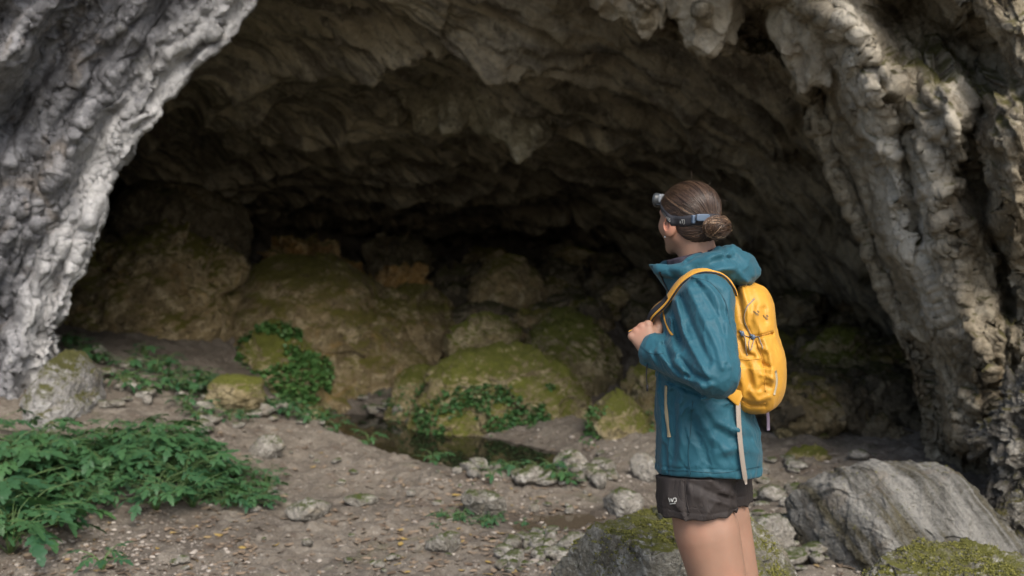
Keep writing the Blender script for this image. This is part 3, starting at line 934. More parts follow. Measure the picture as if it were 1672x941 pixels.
bo('right_low', 'boulder', (1280, 722, 1372, 790), 7.0, M_mossy, 30, 'low mossy stone just below the tilted egg shaped rock', depth=.9, rough=.12, n=48, sink=.25)
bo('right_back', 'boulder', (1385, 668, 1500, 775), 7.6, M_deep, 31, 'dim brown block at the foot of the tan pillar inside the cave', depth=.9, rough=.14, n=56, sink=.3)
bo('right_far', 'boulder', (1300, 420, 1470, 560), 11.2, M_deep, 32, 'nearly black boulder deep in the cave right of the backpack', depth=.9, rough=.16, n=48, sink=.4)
M_foot = rock_mat('mossy_pale_rock', (.16, .15, .14), (.32, .31, .29), (.52, .51, .49), moss=.42, mosscol=(.10, .10, .03), stain=(.21, .17, .09), stain_amt=.5, sc=1.6, bump=.025)
oo('foot', 'boulder', [(50, 760), (62, 680), (78, 610), (98, 574), (124, 594), (140, 636), (146, 676), (168, 716), (172, 760)], 6.85, .45, M_foot, 33, 'pale moss streaked foot of rock leaning on the base of the grey wall', lean=.25, n=80, rough=.10, detail=.03)
oo('left_bank', 'boulder', [(70, 620), (96, 520), (112, 450), (165, 408), (240, 392), (318, 398), (372, 430), (396, 500), (388, 570), (398, 660), (300, 690), (170, 660)], 10.5, 1.0, M_brown, 11, 'large brown knobbly boulder bank just inside the cave beside the pale wall', lean=.35, n=120, rough=.10, detail=.03)
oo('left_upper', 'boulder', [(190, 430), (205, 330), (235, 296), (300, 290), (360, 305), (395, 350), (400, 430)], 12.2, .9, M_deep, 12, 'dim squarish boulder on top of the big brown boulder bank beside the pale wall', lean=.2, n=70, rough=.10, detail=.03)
oo('dome', 'boulder', [(372, 720), (384, 600), (376, 510), (392, 446), (440, 424), (512, 424), (574, 446), (626, 492), (684, 556), (716, 606), (744, 668), (740, 720), (600, 735), (470, 735)], 10.7, 1.0, M_brown, 14, 'huge smooth brown slab of rock sloping down to the right towards the dark pool', lean=.55, n=130, rough=.05, detail=.015, e=2.6)
oo('ivy_foot', 'boulder', [(376, 715), (386, 620), (398, 566), (430, 530), (472, 540), (512, 580), (538, 640), (556, 712), (470, 725)], 9.75, .5, M_mossy, 15, 'upright mossy rock overgrown with ivy leaves at the end of the pool', lean=.45, n=90, rough=.09, detail=.035)
oo('moss_dome', 'boulder', [(662, 720), (690, 642), (722, 598), (782, 576), (850, 578), (902, 592), (942, 622), (966, 672), (978, 722), (930, 748), (820, 750), (720, 748)], 8.9, .5, M_mossy, 19, 'broad mossy dome shaped boulder rising from the edge of the dark pool', lean=.5, n=120, rough=.07, detail=.028, e=2.5)
oo('wedge', 'boulder', [(628, 720), (640, 655), (664, 606), (692, 598), (716, 625), (728, 668), (724, 718), (680, 724)], 9.45, .4, M_mossy, 20, 'narrow mossy rock squeezed between the smooth brown slab and the mossy dome', lean=.4, n=60, rough=.09, detail=.03)
oo('mid_slope', 'boulder', [(600, 610), (606, 530), (640, 478), (690, 470), (732, 500), (748, 560), (744, 620), (670, 640)], 11.0, .7, M_brown, 121, 'brown shoulder of rock above the narrow mossy rock and left of the loaf shaped boulder', lean=.5, n=70, rough=.10, detail=.03)
oo('mid_heap', 'boulder', [(858, 590), (872, 540), (910, 515), (960, 520), (996, 560), (1004, 630), (990, 680), (930, 650)], 10.2, .6, M_mossy, 122, 'stained boulder behind the right shoulder of the mossy dome', lean=.4, n=70, rough=.11, detail=.035)
oo('mid_top', 'boulder', [(770, 510), (782, 450), (820, 424), (866, 440), (890, 490), (880, 530)], 11.8, .6, M_brown, 123, 'brown boulder above and behind the loaf shaped boulder', lean=.3, n=60, rough=.11, detail=.035)
oo('tent', 'boulder', [(948, 750), (962, 700), (985, 655), (1010, 642), (1040, 668), (1062, 712), (1068, 755), (1010, 765)], 7.9, .35, M_mossy, 21, 'tent shaped mossy stone beside the mossy dome, nearest to the hiker', lean=.35, n=70, rough=.09, detail=.03)

# foreground rocks
bo('front', 'mossy_boulder', (900, 845, 1312, 1080), 3.62, M_top, 41, 'flat topped boulder with yellow green moss right behind the legs of the hiker', depth=.80, planes=0, sharp=30, rough=.04, detail=.024, n=190, sink=0,
   custom=[(.05, -.07, 1, .74), (-.86, -.50, .04, .74), (.12, -.98, -.05, .80), (.80, -.35, .48, .84), (0, .95, .2, .84), (-.60, .55, .55, .84)], freq=1.0)
bo('slab', 'striped_boulder', (1300, 756, 1662, 945), 4.75, M_slab, 42, 'big angular grey boulder with slanting yellowish stripes at the foot of the pillar', depth=.8, planes=0, sharp=30, rough=.035, detail=.012, n=190, sink=.1, tilt=0.0,
   custom=[(.14, -.90, .42, .70), (-.90, -.42, .05, .80), (-.35, -.62, .62, .78), (.85, -.1, .5, .80), (.05, .02, 1, .80), (-.6, .1, .8, .90), (0, 1, .2, .8)], layer=((.86, .2, -.45), 9.0, .018))
bo('corner', 'mossy_boulder', (1412, 898, 1740, 1040), 3.7, M_top, 43, 'low mossy rock at the bottom corner in front of the striped boulder', depth=.7, planes=6, sharp=18, rough=.08, detail=.04, n=130, sink=0,
   custom=[(.05, -.3, .95, .7)])
M_lump = rock_mat('rough_grey_rock', (.09, .08, .065), (.20, .185, .155), (.36, .34, .295), moss=.2, mosscol=(.09, .08, .025), stain=(.15, .11, .05), stain_amt=.5, sc=1.6, bump=.035)
bo('edge', 'boulder', (1582, 520, 1800, 850), 5.3, M_lump, 44, 'rough lumpy grey rock leaning on the outer side of the tan pillar', depth=.8, tilt=.15, planes=9, sharp=6, rough=.20, detail=.05, n=130, sink=.1)
bo('edge_low', 'boulder', (1612, 800, 1720, 905), 4.9, M_lump, 45, 'small shadowed rock between the striped boulder and the lumpy grey rock', depth=.9, rough=.14, n=60, sink=.2)

# single pale stones on the path
STONES = [((403, 708, 468, 748), 'chunky cream stone on the path behind the green plants'),
          ((466, 813, 540, 846), 'flat grey stone lying at the tip of the green plants'),
          ((752, 798, 828, 842), 'wedge shaped pale stone in the middle of the path'),
          ((903, 733, 962, 778), 'upright cream stone at the end of the dark pool'),
          ((1028, 738, 1085, 786), 'pale stone standing beside the hem of the teal jacket'),
          ((984, 794, 1052, 838), 'pale grey stone peeping over the flat topped mossy boulder'),
          ((694, 866, 752, 900), 'low grey stone on the near part of the path'),
          ((560, 806, 618, 826), 'thin grey slab lying flat on the path'),
          ((306, 682, 352, 706), 'small cream stone far up the path by the wall'),
          ((1316, 776, 1382, 812), 'green tinged stone under the mossy stones right of the shorts'),
          ((1376, 780, 1424, 812), 'grey stone wedged behind the striped boulder'),
          ((338, 610, 432, 672), 'mossy grey stone at the head of the path below the ivy'),
          ((1236, 790, 1290, 818), 'small pale stone just right of the shorts'),
          ((1222, 838, 1300, 905), 'brownish slab on the ground right of the bare legs'),
          ((905, 868, 960, 905), 'broken pale stone at the left corner of the flat topped mossy boulder')]
for i, (bx, lb) in enumerate(STONES):
    g = on_ground((bx[0] + bx[2]) / 2, bx[3] - 4)[0]
    boulder('stone', bx, float(g[1]) / 1.0 + .05, M_mossy if i in (11,) else M_stone, 60 + i, lb, 'stone', depth=.8, planes=12, sharp=14, rough=.06, detail=.03, n=36, sink=.18, tilt=random.uniform(-.2, .2), yaw=0)
# rubble heap behind the pool, one by one
protos = [rock((1, .9, .75), 140 + i, planes=11, sharp=9, rough=.14, detail=.03, n=26) for i in range(6)]
pm = []
for i, (V, F) in enumerate(protos):
    V = V.copy(); V[:, 2] -= V[:, 2].min()
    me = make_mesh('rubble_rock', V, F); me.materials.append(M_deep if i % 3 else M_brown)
    pm.append(me)
GR = 'rocks of the rubble slope at the back of the cave'
cnt = 0
while cnt < 190:
    px = rng.uniform(560, 1500); py = rng.uniform(400, 720)
    if px > 1060 and px < 1280 and py > 400: continue
    q = on_ground(px, py)[0]
    if q[1] < (10.6 if px < 1060 else 7.6) or q[1] > 17: continue
    if polydist(np.array([q[0]]), np.array([q[1]]), POOL)[0] < .5: continue
    s = rng.uniform(.10, .34) * (1 + .03 * (q[1] - 9))
    o = bpy.data.objects.new('rubble_rock', pm[rng.integers(6)]); COL.objects.link(o)
    o.location = (q[0], q[1], gz1(q[0], q[1]) - .3 * s)
    o.scale = (s * rng.uniform(.8, 1.3), s, s * rng.uniform(.7, 1.1)); o.rotation_euler = (rng.uniform(-.3, .3), rng.uniform(-.3, .3), rng.uniform(0, 6.28))
    tag(o, 'brown rock lying loose on the dark rubble slope at the back of the cave', 'rock', GR)
    cnt += 1
# loose stones at the water's edge and on the path
sp = [rock((1, .8, .55), 170 + i, planes=10, sharp=12, rough=.08, detail=.04, n=14) for i in range(6)]
sm_ = []
for V, F in sp:
    V = V.copy(); V[:, 2] -= V[:, 2].min()
    me = make_mesh('small_stone', V, F); me.materials.append(M_stone); sm_.append(me)
def small_stone(x, y, s, label, group):
    o = bpy.data.objects.new('small_stone', sm_[rng.integers(6)]); COL.objects.link(o)
    o.location = (x, y, gz1(x, y) - .12 * s)
    o.scale = (s, s * rng.uniform(.8, 1.2), s * rng.uniform(.6, 1.2)); o.rotation_euler = (rng.uniform(-.2, .2), rng.uniform(-.2, .2), rng.uniform(0, 6.28))
    tag(o, label, 'stone', group)
edge_line = [(330, 690), (420, 672), (520, 690), (600, 712), (680, 738), (760, 766), (850, 782), (960, 785), (1010, 770)]
for i in range(75):
    t = rng.uniform(0, len(edge_line) - 1.001); j = int(t); u = t - j
    px = edge_line[j][0] * (1 - u) + edge_line[j + 1][0] * u + rng.normal(0, 12); py = edge_line[j][1] * (1 - u) + edge_line[j + 1][1] * u + rng.normal(0, 7)
    q = on_ground(px, py)[0]
    small_stone(q[0], q[1], rng.uniform(.025, .075), 'small pale stone on the near bank of the dark pool', 'pale stones edging the dark pool')
for i in range(60):
    px, py = rng.uniform(860, 1010), rng.uniform(862, 935)
    if px > 905 + (940 - py) * .6: px -= 110
    q = on_ground(px, py)[0]
    small_stone(q[0], q[1], rng.uniform(.015, .05), 'small pale stone in the heap beside the flat topped mossy boulder', 'stones heaped beside the flat topped mossy boulder')
for i in range(70):
    px, py = rng.uniform(1225, 1480), rng.uniform(745, 935)
    q = on_ground(px, py)[0]
    small_stone(q[0], q[1], rng.uniform(.02, .09), 'loose stone on the dark ground between the hiker and the striped boulder', 'loose stones right of the hiker')
for i in range(70):
    px, py = rng.uniform(250, 1000), rng.uniform(740, 935)
    q = on_ground(px, py)[0]
    if q[0] < -1.6: continue
    small_stone(q[0], q[1], rng.uniform(.012, .035), 'small loose stone lying on the trodden earth of the path', 'small stones on the path')

for i in range(60):
    px, py = rng.uniform(112, 350), rng.uniform(566, 660)
    if py < 560 + (px - 112) * .32: continue
    q = on_ground(px, py)[0]
    small_stone(q[0], q[1], rng.uniform(.02, .08), 'small stone on the dark slope between the pale wall and the brown boulder bank', 'stones on the dark slope beside the pale wall')
# gravel and dead leaves: uncountable
def px_scatter(n, box, dens=None):
    px = rng.uniform(box[0], box[2], n); py = rng.uniform(box[1], box[3], n)
    q = on_ground(px, py)
    return q
ico = np.array([(-1, 1.618, 0), (1, 1.618, 0), (-1, -1.618, 0), (1, -1.618, 0), (0, -1, 1.618), (0, 1, 1.618), (0, -1, -1.618), (0, 1, -1.618), (1.618, 0, -1), (1.618, 0, 1), (-1.618, 0, -1), (-1.618, 0, 1)]) / 1.9
icf = np.array([(0, 11, 5), (0, 5, 1), (0, 1, 7), (0, 7, 10), (0, 10, 11), (1, 5, 9), (5, 11, 4), (11, 10, 2), (10, 7, 6), (7, 1, 8), (3, 9, 4), (3, 4, 2), (3, 2, 6), (3, 6, 8), (3, 8, 9), (4, 9, 5), (2, 4, 11), (6, 2, 10), (8, 6, 7), (9, 8, 1)])
S = Soup()
qs = np.concatenate([px_scatter(1900, (120, 640, 1100, 941)), px_scatter(2600, (840, 740, 1560, 941)), px_scatter(1100, (0, 820, 420, 941)), px_scatter(1400, (560, 700, 1060, 800))])
dens = fbm(qs * np.array((1.2, 1.2, 0)), 3, 55)
for q, dn in zip(qs, dens):
    if q[1] > 10 or q[1] < 3.2 or rng.random() > .55 + dn * 1.1: continue
    s = .003 + .011 * rng.random() ** 3
    if rng.random() < .04: s *= 1.8
    V = ico * (1 + rng.normal(0, .16, ico.shape)) * s * np.array((1.25, 1, .6))
    V = rotz(V, rng.uniform(0, 6.28)) + (q[0], q[1], gz1(q[0], q[1]) + s * .25)
    S.add(V, icf, rng.random())
M = Mat('gravel_stone')
tn = M.attr('tone')
c = M.mix(tn, (.10, .08, .065), (.42, .38, .33))
c = M.mix(M.math('MULTIPLY', M.noise(M.pos, 60, 4), .5), c, (.16, .13, .10))
M.set(Base_Color=c, Roughness=.9)
o = obj('gravel', S.mesh('gravel', False), M.m); tag(o, 'fine gravel strewn over the path', kind='stuff')

S = Soup()
def dead_leaf(q, s, tone, lift=.004):
    a = np.linspace(-1, 1, 5)
    wd = np.array((.05, .55, .62, .42, .03)) * rng.uniform(.7, 1.1)
    cu = rng.uniform(-.25, .5); rl = rng.uniform(-.3, .5)
    V = []
    for t, w_ in zip(a, wd):
        for s_ in (-1, 0, 1):
            V.append((t, w_ * s_ * .8, cu * t * t * .5 + rl * abs(s_) * w_ * .6 + rng.normal(0, .04)))
    V = np.array(V) * s
    V = rotx(V, rng.uniform(-.35, .35)); V = rotz(V, rng.uniform(0, 6.28))
    V = V + (q[0], q[1], gz1(q[0], q[1]) + lift)
    S.add(V, grid_faces(5, 3), tone)
qs = np.concatenate([px_scatter(520, (330, 700, 1000, 941)), px_scatter(320, (0, 830, 420, 941)), px_scatter(350, (560, 780, 960, 941)), px_scatter(260, (1230, 740, 1480, 941))])
for q in qs:
    if q[1] > 9.5 or q[1] < 3.2: continue
    dead_leaf(q, rng.uniform(.012, .034), rng.random())
M = Mat('dead_leaf')
tn = M.attr('tone')
c = M.mix(M.sstep(tn, .0, .55), (.08, .058, .042), (.24, .185, .13))
c = M.mix(M.sstep(tn, .90, .98), c, (.36, .25, .06))
c = M.mix(M.math('MULTIPLY', M.noise(M.pos, 70, 4), .6), c, (.13, .085, .05))
M.set(Base_Color=c, Roughness=.75)
o = obj('fallen_leaves', S.mesh('fallen_leaves'), M.m); tag(o, 'brown and yellow fallen leaves scattered on the path', kind='stuff')

# ================================================================== green plants
M = Mat('green_leaf')
tn = M.attr('tone')
oi = M.t.nodes.new('ShaderNodeObjectInfo').outputs['Random']
c = M.mix(tn, (.030, .090, .038), (.085, .185, .060))
c = M.mix(M.math('MULTIPLY', oi, .5), c, (.018, .07, .040))
c = M.mix(M.sstep(tn, .93, .99), c, (.28, .26, .04))
c = M.mix(M.math('MULTIPLY', M.noise(M.objco, 40, 3), .35), c, (.02, .055, .02))
M.set(Base_Color=c, Roughness=.5)
M.b.inputs['Specular IOR Level'].default_value = .35
tr = M.t.nodes.new('ShaderNodeBsdfTranslucent'); M.put(tr.inputs[0], M.mix(.5, c, (.10, .22, .03)))
ms = M.t.nodes.new('ShaderNodeMixShader'); ms.inputs[0].default_value = .25
M.t.links.new(M.b.outputs[0], ms.inputs[1]); M.t.links.new(tr.outputs[0], ms.inputs[2]); M.t.links.new(ms.outputs[0], M.out.inputs[0])
M_leaf = M.m
M = Mat('green_stem'); M.set(Base_Color=(.07, .12, .035), Roughness=.6); M_stem = M.m

def leaflet(L_, w_, lobes, droop, r):
    """lobed blade along +X, midrib folded slightly, drooping"""
    n = 10
    t = np.linspace(0, 1, n)
    env = np.sin(pi * np.clip(t * .96 + .02, 0, 1)) ** .7 * (1 - .35 * t)
    lob = 1 - .42 * (np.cos(t * lobes * 2 * pi) * .5 + .5) * (t > .06) * (t < .97)
    wv_ = w_ * env * lob
    V = []
    for i in range(n):
        z = -droop * L_ * t[i] ** 2
        sh = -.10 * L_ * (lob[i] < .8) + .05 * L_ * (lob[i] > .9)
        V += [(t[i] * L_ + sh * .6, -wv_[i], z + wv_[i] * .18 + r.normal(0, .02) * w_), (t[i] * L_, 0, z), (t[i] * L_ + sh * .6, wv_[i], z + wv_[i] * .18 + r.normal(0, .02) * w_)]
    return np.array(V), grid_faces(n, 3)

def leafy_plant(seed, nleaf, hgt, lsize):
    r = np.random.default_rng(seed)
    LF, ST = Soup(), Soup()
    for i in range(nleaf):
        az = i * 2.399 + r.uniform(-.4, .4)
        out = hgt * r.uniform(.35, 1.15); up = hgt * r.uniform(.45, 1.05)
        tip = np.array((cos(az) * out, sin(az) * out, up))
        mid = np.array((cos(az) * out * .35, sin(az) * out * .35, up * .75))
        pts = spline([(0, 0, 0), mid, tip], 6)
        V, F = tube(pts, np.linspace(.0032, .0018, 6), 5); ST.add(V, F, .5)
        s = lsize * r.uniform(.7, 1.2)
        tone = np.clip(r.normal(.45, .22), 0, .9) if r.random() > (.0 if lsize > .12 else .02) else 1.0
        pitch = r.uniform(-.1, .45); roll = r.uniform(-.35, .35)
        for (bx, ang, sz) in ((1.0, 0, 1.0), (.55, .95, .72), (.55, -.95, .72), (.12, 1.15, .58), (.12, -1.15, .58)):
            V, F = leaflet(s * sz, s * sz * .36, 3, r.uniform(.08, .35), r)
            V = rotz(V, ang + r.uniform(-.12, .12)); V[:, 0] += bx * s * .62
            V = rotx(V, roll); V = roty(V, pitch); V = rotz(V, az + r.uniform(-.3, .3))
            LF.add(V + tip - 0 * tip, F, float(np.clip(tone + r.normal(0, .06), 0, 1)))
        c, sn = cos(az), sin(az)
        rb = np.array([(0, 0, 0), (.62 * s, 0, 0)]); rb = roty(rb, pitch); rb = rotz(rb, az) + tip
        V, F = tube(spline(rb, 4), .0014, 4); ST.add(V, F, .5)
    return LF, ST

pl = []
for i, (nl, hh, ls) in enumerate(((18, .21, .078), (22, .25, .085), (15, .17, .066), (20, .28, .092), (9, .10, .05), (8, .08, .045), (14, .30, .15))):
    LF, ST = leafy_plant(500 + i, nl, hh, ls)
    ml = LF.mesh('foliage'); ml.materials.append(M_leaf)
    mst = ST.mesh('stem'); mst.materials.append(M_stem)
    pl.append((ml, mst))
def plant(kind, x, y, s, label, group, tilt=.12):
    root = empty('leafy_plant', (x, y, gz1(x, y) - .01), rng.uniform(0, 6.28))
    root.scale = (s, s, s); root.rotation_euler[0] = rng.uniform(-tilt, tilt); root.rotation_euler[1] = rng.uniform(-tilt, tilt)
    for nm, me in zip(('foliage', 'stem'), pl[kind]):
        o = bpy.data.objects.new(nm, me); COL.objects.link(o); o.parent = root
    tag(root, label, 'plant', group)
G1 = 'leafy green plants in the clump below the pale rock wall'
done = 0
tb = lambda x: (np.interp(x, [0, 100, 200, 300, 400, 460], [745, 742, 735, 745, 775, 800]), np.interp(x, [0, 60, 120, 200, 300, 400, 460], [885, 872, 846, 830, 838, 838, 822]))
while done < 95:
    px = rng.uniform(-60, 455); a_, b_ = tb(px)
    py = rng.uniform(a_, b_)
    q = on_ground(px, py)[0]
    big = px < 130 and py > 800
    plant(int(rng.choice([0, 1, 3] if px < 330 else [0, 2, 1])), q[0], q[1], (.42 + .75 * rng.uniform(.4, 1) * max(math.exp(-((px - 235) / 105) ** 2), math.exp(-((px - 20) / 90) ** 2))), 'leafy green plant in the dense clump at the foot of the pale rock wall', G1)
    done += 1
for px, py, s in ((15, 905, .85), (62, 890, .7), (-30, 870, .9)):
    q = on_ground(px, py)[0]
    plant(6, q[0], q[1], s, 'large leaved green plant at the near edge of the clump under the wall', 'large leaved plants at the near edge')
G2 = 'low green plants along the near bank of the dark pool'
for i in range(60):
    t = rng.uniform(0, len(edge_line) - 1.001); j = int(t); u = t - j
    px = edge_line[j][0] * (1 - u) + edge_line[j + 1][0] * u + rng.normal(0, 16); py = edge_line[j][1] * (1 - u) + edge_line[j + 1][1] * u + rng.normal(-4, 7)
    if px > 930: continue
    q = on_ground(px, py)[0]
    plant(int(rng.choice([4, 5])), q[0], q[1], rng.uniform(.7, 1.3), 'low green plant on the near bank of the dark pool', G2)
G3 = 'tiny green plants beside the puddle'
for i in range(16):
    t = rng.uniform(0, 1); px = 690 + 200 * t + rng.normal(0, 10); py = 838 + 30 * t + rng.normal(0, 6)
    q = on_ground(px, py)[0]
    plant(int(rng.choice([4, 5])), q[0], q[1], rng.uniform(.3, .6), 'tiny green plant between the wedge shaped stone and the puddle', G3)

G4 = 'dark low plants at the foot of the boulders on the left'
for i in range(54):
    t = rng.uniform(0, 1); px = 112 + 250 * t + rng.normal(0, 12); py = 572 + 78 * t + rng.normal(0, 15)
    q = on_ground(px, py)[0]
    plant(int(rng.choice([4, 5])), q[0], q[1], rng.uniform(.8, 1.5), 'low dark green plant between the path and the brown boulder bank', G4)

# ivy and small herbs clinging to the boulders (uncountable leaves)
M_ivy = M_leaf.copy(); M_ivy.name = 'ivy_leaf'
for nd in M_ivy.node_tree.nodes:
    if nd.type == 'MIX' and tuple(round(v, 3) for v in nd.inputs[7].default_value)[:3] == (.085, .185, .06):
        nd.inputs[6].default_value = (.06, .15, .045, 1); nd.inputs[7].default_value = (.14, .28, .07, 1)
def ivy(o, name, label, n, box, size, nz=-2, mat=None, cut=-.05, fr=2.6, lift=.05):
    me = o.data
    nv = len(me.vertices)
    co = np.empty(nv * 3, np.float32); me.vertices.foreach_get('co', co); co = co.reshape(-1, 3) + np.array(o.location)
    no = np.empty(nv * 3, np.float32); me.vertices.foreach_get('normal', no); no = no.reshape(-1, 3)
    d = co[:, 1] * cos(PITCH) - (co[:, 2] - 1.5) * sin(PITCH)
    px = CX + F_PX * co[:, 0] / d
    py = CY - F_PX * (co[:, 1] * sin(PITCH) + (co[:, 2] - 1.5) * cos(PITCH)) / d
    m = (px > box[0]) & (px < box[2]) & (py > box[1]) & (py < box[3]) & ((no[:, 1] < .3) | (nz > 0)) & (no[:, 2] > nz) & (fbm(co * fr, 4, 88) > cut)
    idx = np.flatnonzero(m)
    S = Soup()
    for i in rng.choice(idx, n):
        s = size * rng.uniform(.6, 1.4)
        V = np.array([(0, 0, 0), (.5, .42, .06), (1, 0, 0), (.5, -.42, .06), (.15, .35, .03), (.15, -.35, .03)]) * s
        F = np.array([(0, 2, 1), (0, 3, 2), (0, 1, 4), (0, 5, 3)])
        V = rotx(V, rng.normal(0, .5)); V = roty(V, rng.uniform(-.2, .9)); V = rotz(V, rng.uniform(0, 6.28))
        S.add(V + co[i] + no[i] * rng.uniform(.1, 1) * lift, F, float(np.clip(rng.normal(.6, .25), 0, .92)))
    q = obj(name, S.mesh(name), mat or M_ivy); tag(q, label, kind='stuff')
ivy(BO['ivy_foot'], 'ivy', 'small ivy leaves covering the upright rock by the pool', 5200, (385, 530, 556, 715), .038)
ivy(BO['moss_dome'], 'moss_growth', 'leafy green growth low on the mossy dome', 3600, (680, 630, 900, 745), .028)
ivy(BO['left_low'], 'ivy_growth', 'small green leaves along the foot of the left boulders', 900, (230, 600, 400, 660), .026)
ivy(BO['tent'], 'moss_leaves', 'small green leaves low on the tent shaped stone', 500, (955, 670, 1060, 750), .024)
ivy(BO['wedge'], 'ivy_leaves', 'small green leaves on the leaning rock', 500, (630, 630, 730, 710), .024)

M = Mat('moss_tuft')
tn = M.attr('tone')
c = M.mix(tn, (.055, .060, .012), (.20, .19, .035))
M.set(Base_Color=c, Roughness=.95)
M_tuft = M.m
ivy(BO['front'], 'moss', 'short yellow green moss on the flat topped boulder', 12000, (900, 815, 1310, 960), .0050, .45, M_tuft, .12, 8, .008)
ivy(BO['corner'], 'moss_carpet', 'short yellow green moss on the corner rock', 9000, (1400, 880, 1700, 960), .0055, .35, M_tuft, .04, 7, .008)
ivy(BO['slab'], 'moss_film', 'thin moss in the cracks of the striped boulder', 350, (1300, 756, 1662, 945), .005, .3, M_tuft, .30, 6, .006)
# ================================================================== the hiker
ROOT = np.array((.558, 2.80, 0.0))
PHI = radians(75)
fa = np.array((-sin(PHI), cos(PHI), 0)); fb = np.array((-cos(PHI), -sin(PHI), 0)); fc = np.array((0, 0, 1.0))
RM = np.stack([fa, fb, fc], 1)                       # local (forward, left, up) -> world
BODY_RZ = math.atan2(fa[1], fa[0])
CAML = RM.T @ (CAM - ROOT)
def ray_dir(px, py):
    w = W(px, py, 1.0) - CAM
    w = w / np.linalg.norm(w, axis=-1, keepdims=True)
    return w @ RM
def to_px(P):
    w = P @ RM.T + ROOT - CAM
    cp, sp_ = cos(PITCH), sin(PITCH)
    d = w[:, 1] * cp - w[:, 2] * sp_
    return CX + F_PX * w[:, 0] / d, CY - F_PX * (w[:, 1] * sp_ + w[:, 2] * cp) / d
def hit(f, px, py, start=2.2, off=0.0):
    """first point of the shape f (local space) met by the view ray through a photo pixel, with its normal"""
    px = np.atleast_1d(np.asarray(px, float)); py = np.atleast_1d(np.asarray(py, float))
    D = ray_dir(px, py); t = np.full(len(px), start)
    for _ in range(70):
        t += np.clip(f(CAML + D * t[:, None]) * .7, -.02, .05)
        t = np.minimum(t, 3.4)
    P = CAML + D * t[:, None]
    return P + normal(f, P) * off, normal(f, P)
def normal(f, P, e=.004):
    g = np.stack([f(P + np.eye(3)[k] * e) - f(P - np.eye(3)[k] * e) for k in range(3)], -1)
    return g / (np.linalg.norm(g, axis=1, keepdims=True) + 1e-9)
def snap(f, P, off=0.0, it=6):
    P = np.array(P, float)
    for _ in range(it):
        P = P - normal(f, P) * np.clip(f(P) - off, -.03, .03)[:, None] * .8
    return P
def ribbon(P, N, width, thick, taper=None):
    """flat band of given width lying along the points P with surface normals N"""
    n = len(P)
    T = np.gradient(P, axis=0); T /= np.linalg.norm(T, axis=1, keepdims=True) + 1e-9
    S_ = np.cross(N, T); S_ /= np.linalg.norm(S_, axis=1, keepdims=True) + 1e-9
    wv_ = np.broadcast_to(np.asarray(width, float), (n,))[:, None] * .5
    N = np.cross(T, S_); th = thick * .5
    prof = [(-1, -1), (-1.0, .3), (-.85, 1), (.85, 1), (1.0, .3), (1, -1)]
    V = np.stack([P + S_ * wv_ * a + N * th * b for a, b in prof], 1)
    k = len(prof)
    F = grid_faces(n, k, True)
    F = np.concatenate([F[:, [0, 1, 2]], F[:, [0, 2, 3]], np.array([(0, i, i + 1) for i in range(1, k - 1)]), np.array([((n - 1) * k, (n - 1) * k + i + 1, (n - 1) * k + i) for i in range(1, k - 1)])])
    return V.reshape(-1, 3), F
def px_tube(f, pts, r, off=.0006, n=24, k=5):
    s = spline([(*q, 0) for q in pts], n)
    P, N_ = hit(f, s[:, 0], s[:, 1], off=off)
    return tube(P, r, k)
def px_ribbon(f, pts, width, thick, off=.001, n=24):
    s = spline([(*q, 0) for q in pts], n)
    P, N_ = hit(f, s[:, 0], s[:, 1], off=off)
    for _ in range(2):
        P[1:-1] = (P[:-2] + 2 * P[1:-1] + P[2:]) / 4
    return ribbon(P, N_, width, thick)
def lines(P, spec, side=None):
    """cloth folds: spec = [(photo-pixel polyline, height, width px)] on the side facing the photographer"""
    x, y = to_px(P)
    out = np.zeros(len(P))
    for pts, amp, w in spec:
        out += amp * np.exp(-(polydist(x, y, pts) / w) ** 2)
    return out * (smooth(-.04, .06, P[:, 1]) if side is None else side)

# ---- cloth and skin materials
def cloth(name, col, rough=.5, sheen=.0, weave=900, wr=.5, var=.15, spec=.4, bump=.002):
    M = Mat(name); p = M.objco
    n1 = M.noise(p, 14, 4, .6); n2 = M.noise(p, weave, 2, .5)
    c = M.mix(M.math('MULTIPLY', n1, var * 2), col, [x * .7 for x in col])
    wr_ = M.noise(M.scale(p, (1, 1, .55)), 26, 5, .55, .6)
    cr_ = M.math('ABSOLUTE', M.math('SUBTRACT', M.noise(M.scale(p, (1, 1, .6)), 15, 3, .5, .8), .5))
    cr_ = M.sstep(cr_, .0, .045)
    h = M.math('ADD', M.math('MULTIPLY', wr_, wr), M.math('ADD', M.math('MULTIPLY', n2, .08), M.math('MULTIPLY', cr_, wr * .22)))
    M.set(Base_Color=c, Roughness=rough, Normal=M.bump(h, .5, bump * 5))
    M.b.inputs['Specular IOR Level'].default_value = spec
    if sheen: M.b.inputs['Sheen Weight'].default_value = sheen
    return M.m
M_jacket = cloth('teal_nylon', (.014, .082, .113), .58, .08, spec=.28, wr=.30, bump=.002)
M_lining = cloth('dark_lining', (.035, .028, .04), .8, wr=.3)
M_olive = cloth('olive_lining', (.10, .09, .055), .8, wr=.3)
M_pack = cloth('yellow_nylon', (.54, .27, .028), .5, .05, wr=.35, var=.10, bump=.002)
M_strap = cloth('yellow_strap', (.55, .27, .03), .6, .05, wr=.3)
M_shorts = cloth('dark_brown_cloth', (.024, .0185, .0165), .7, 0, wr=.5)
M_webbing = cloth('grey_webbing', (.26, .22, .18), .7, wr=.2)
M_dark = cloth('dark_webbing', (.018, .018, .022), .6, wr=.2)
M_tan = cloth('tan_zip', (.36, .29, .17), .6, wr=.2)
M = Mat('skin'); p = M.objco
c = M.mix(M.noise(p, 18, 5, .6), (.23, .128, .085), (.315, .185, .125))
c = M.mix(M.math('MULTIPLY', M.sstep(M.noise(p, 7, 4), .5, .7), .35), c, (.36, .165, .105))
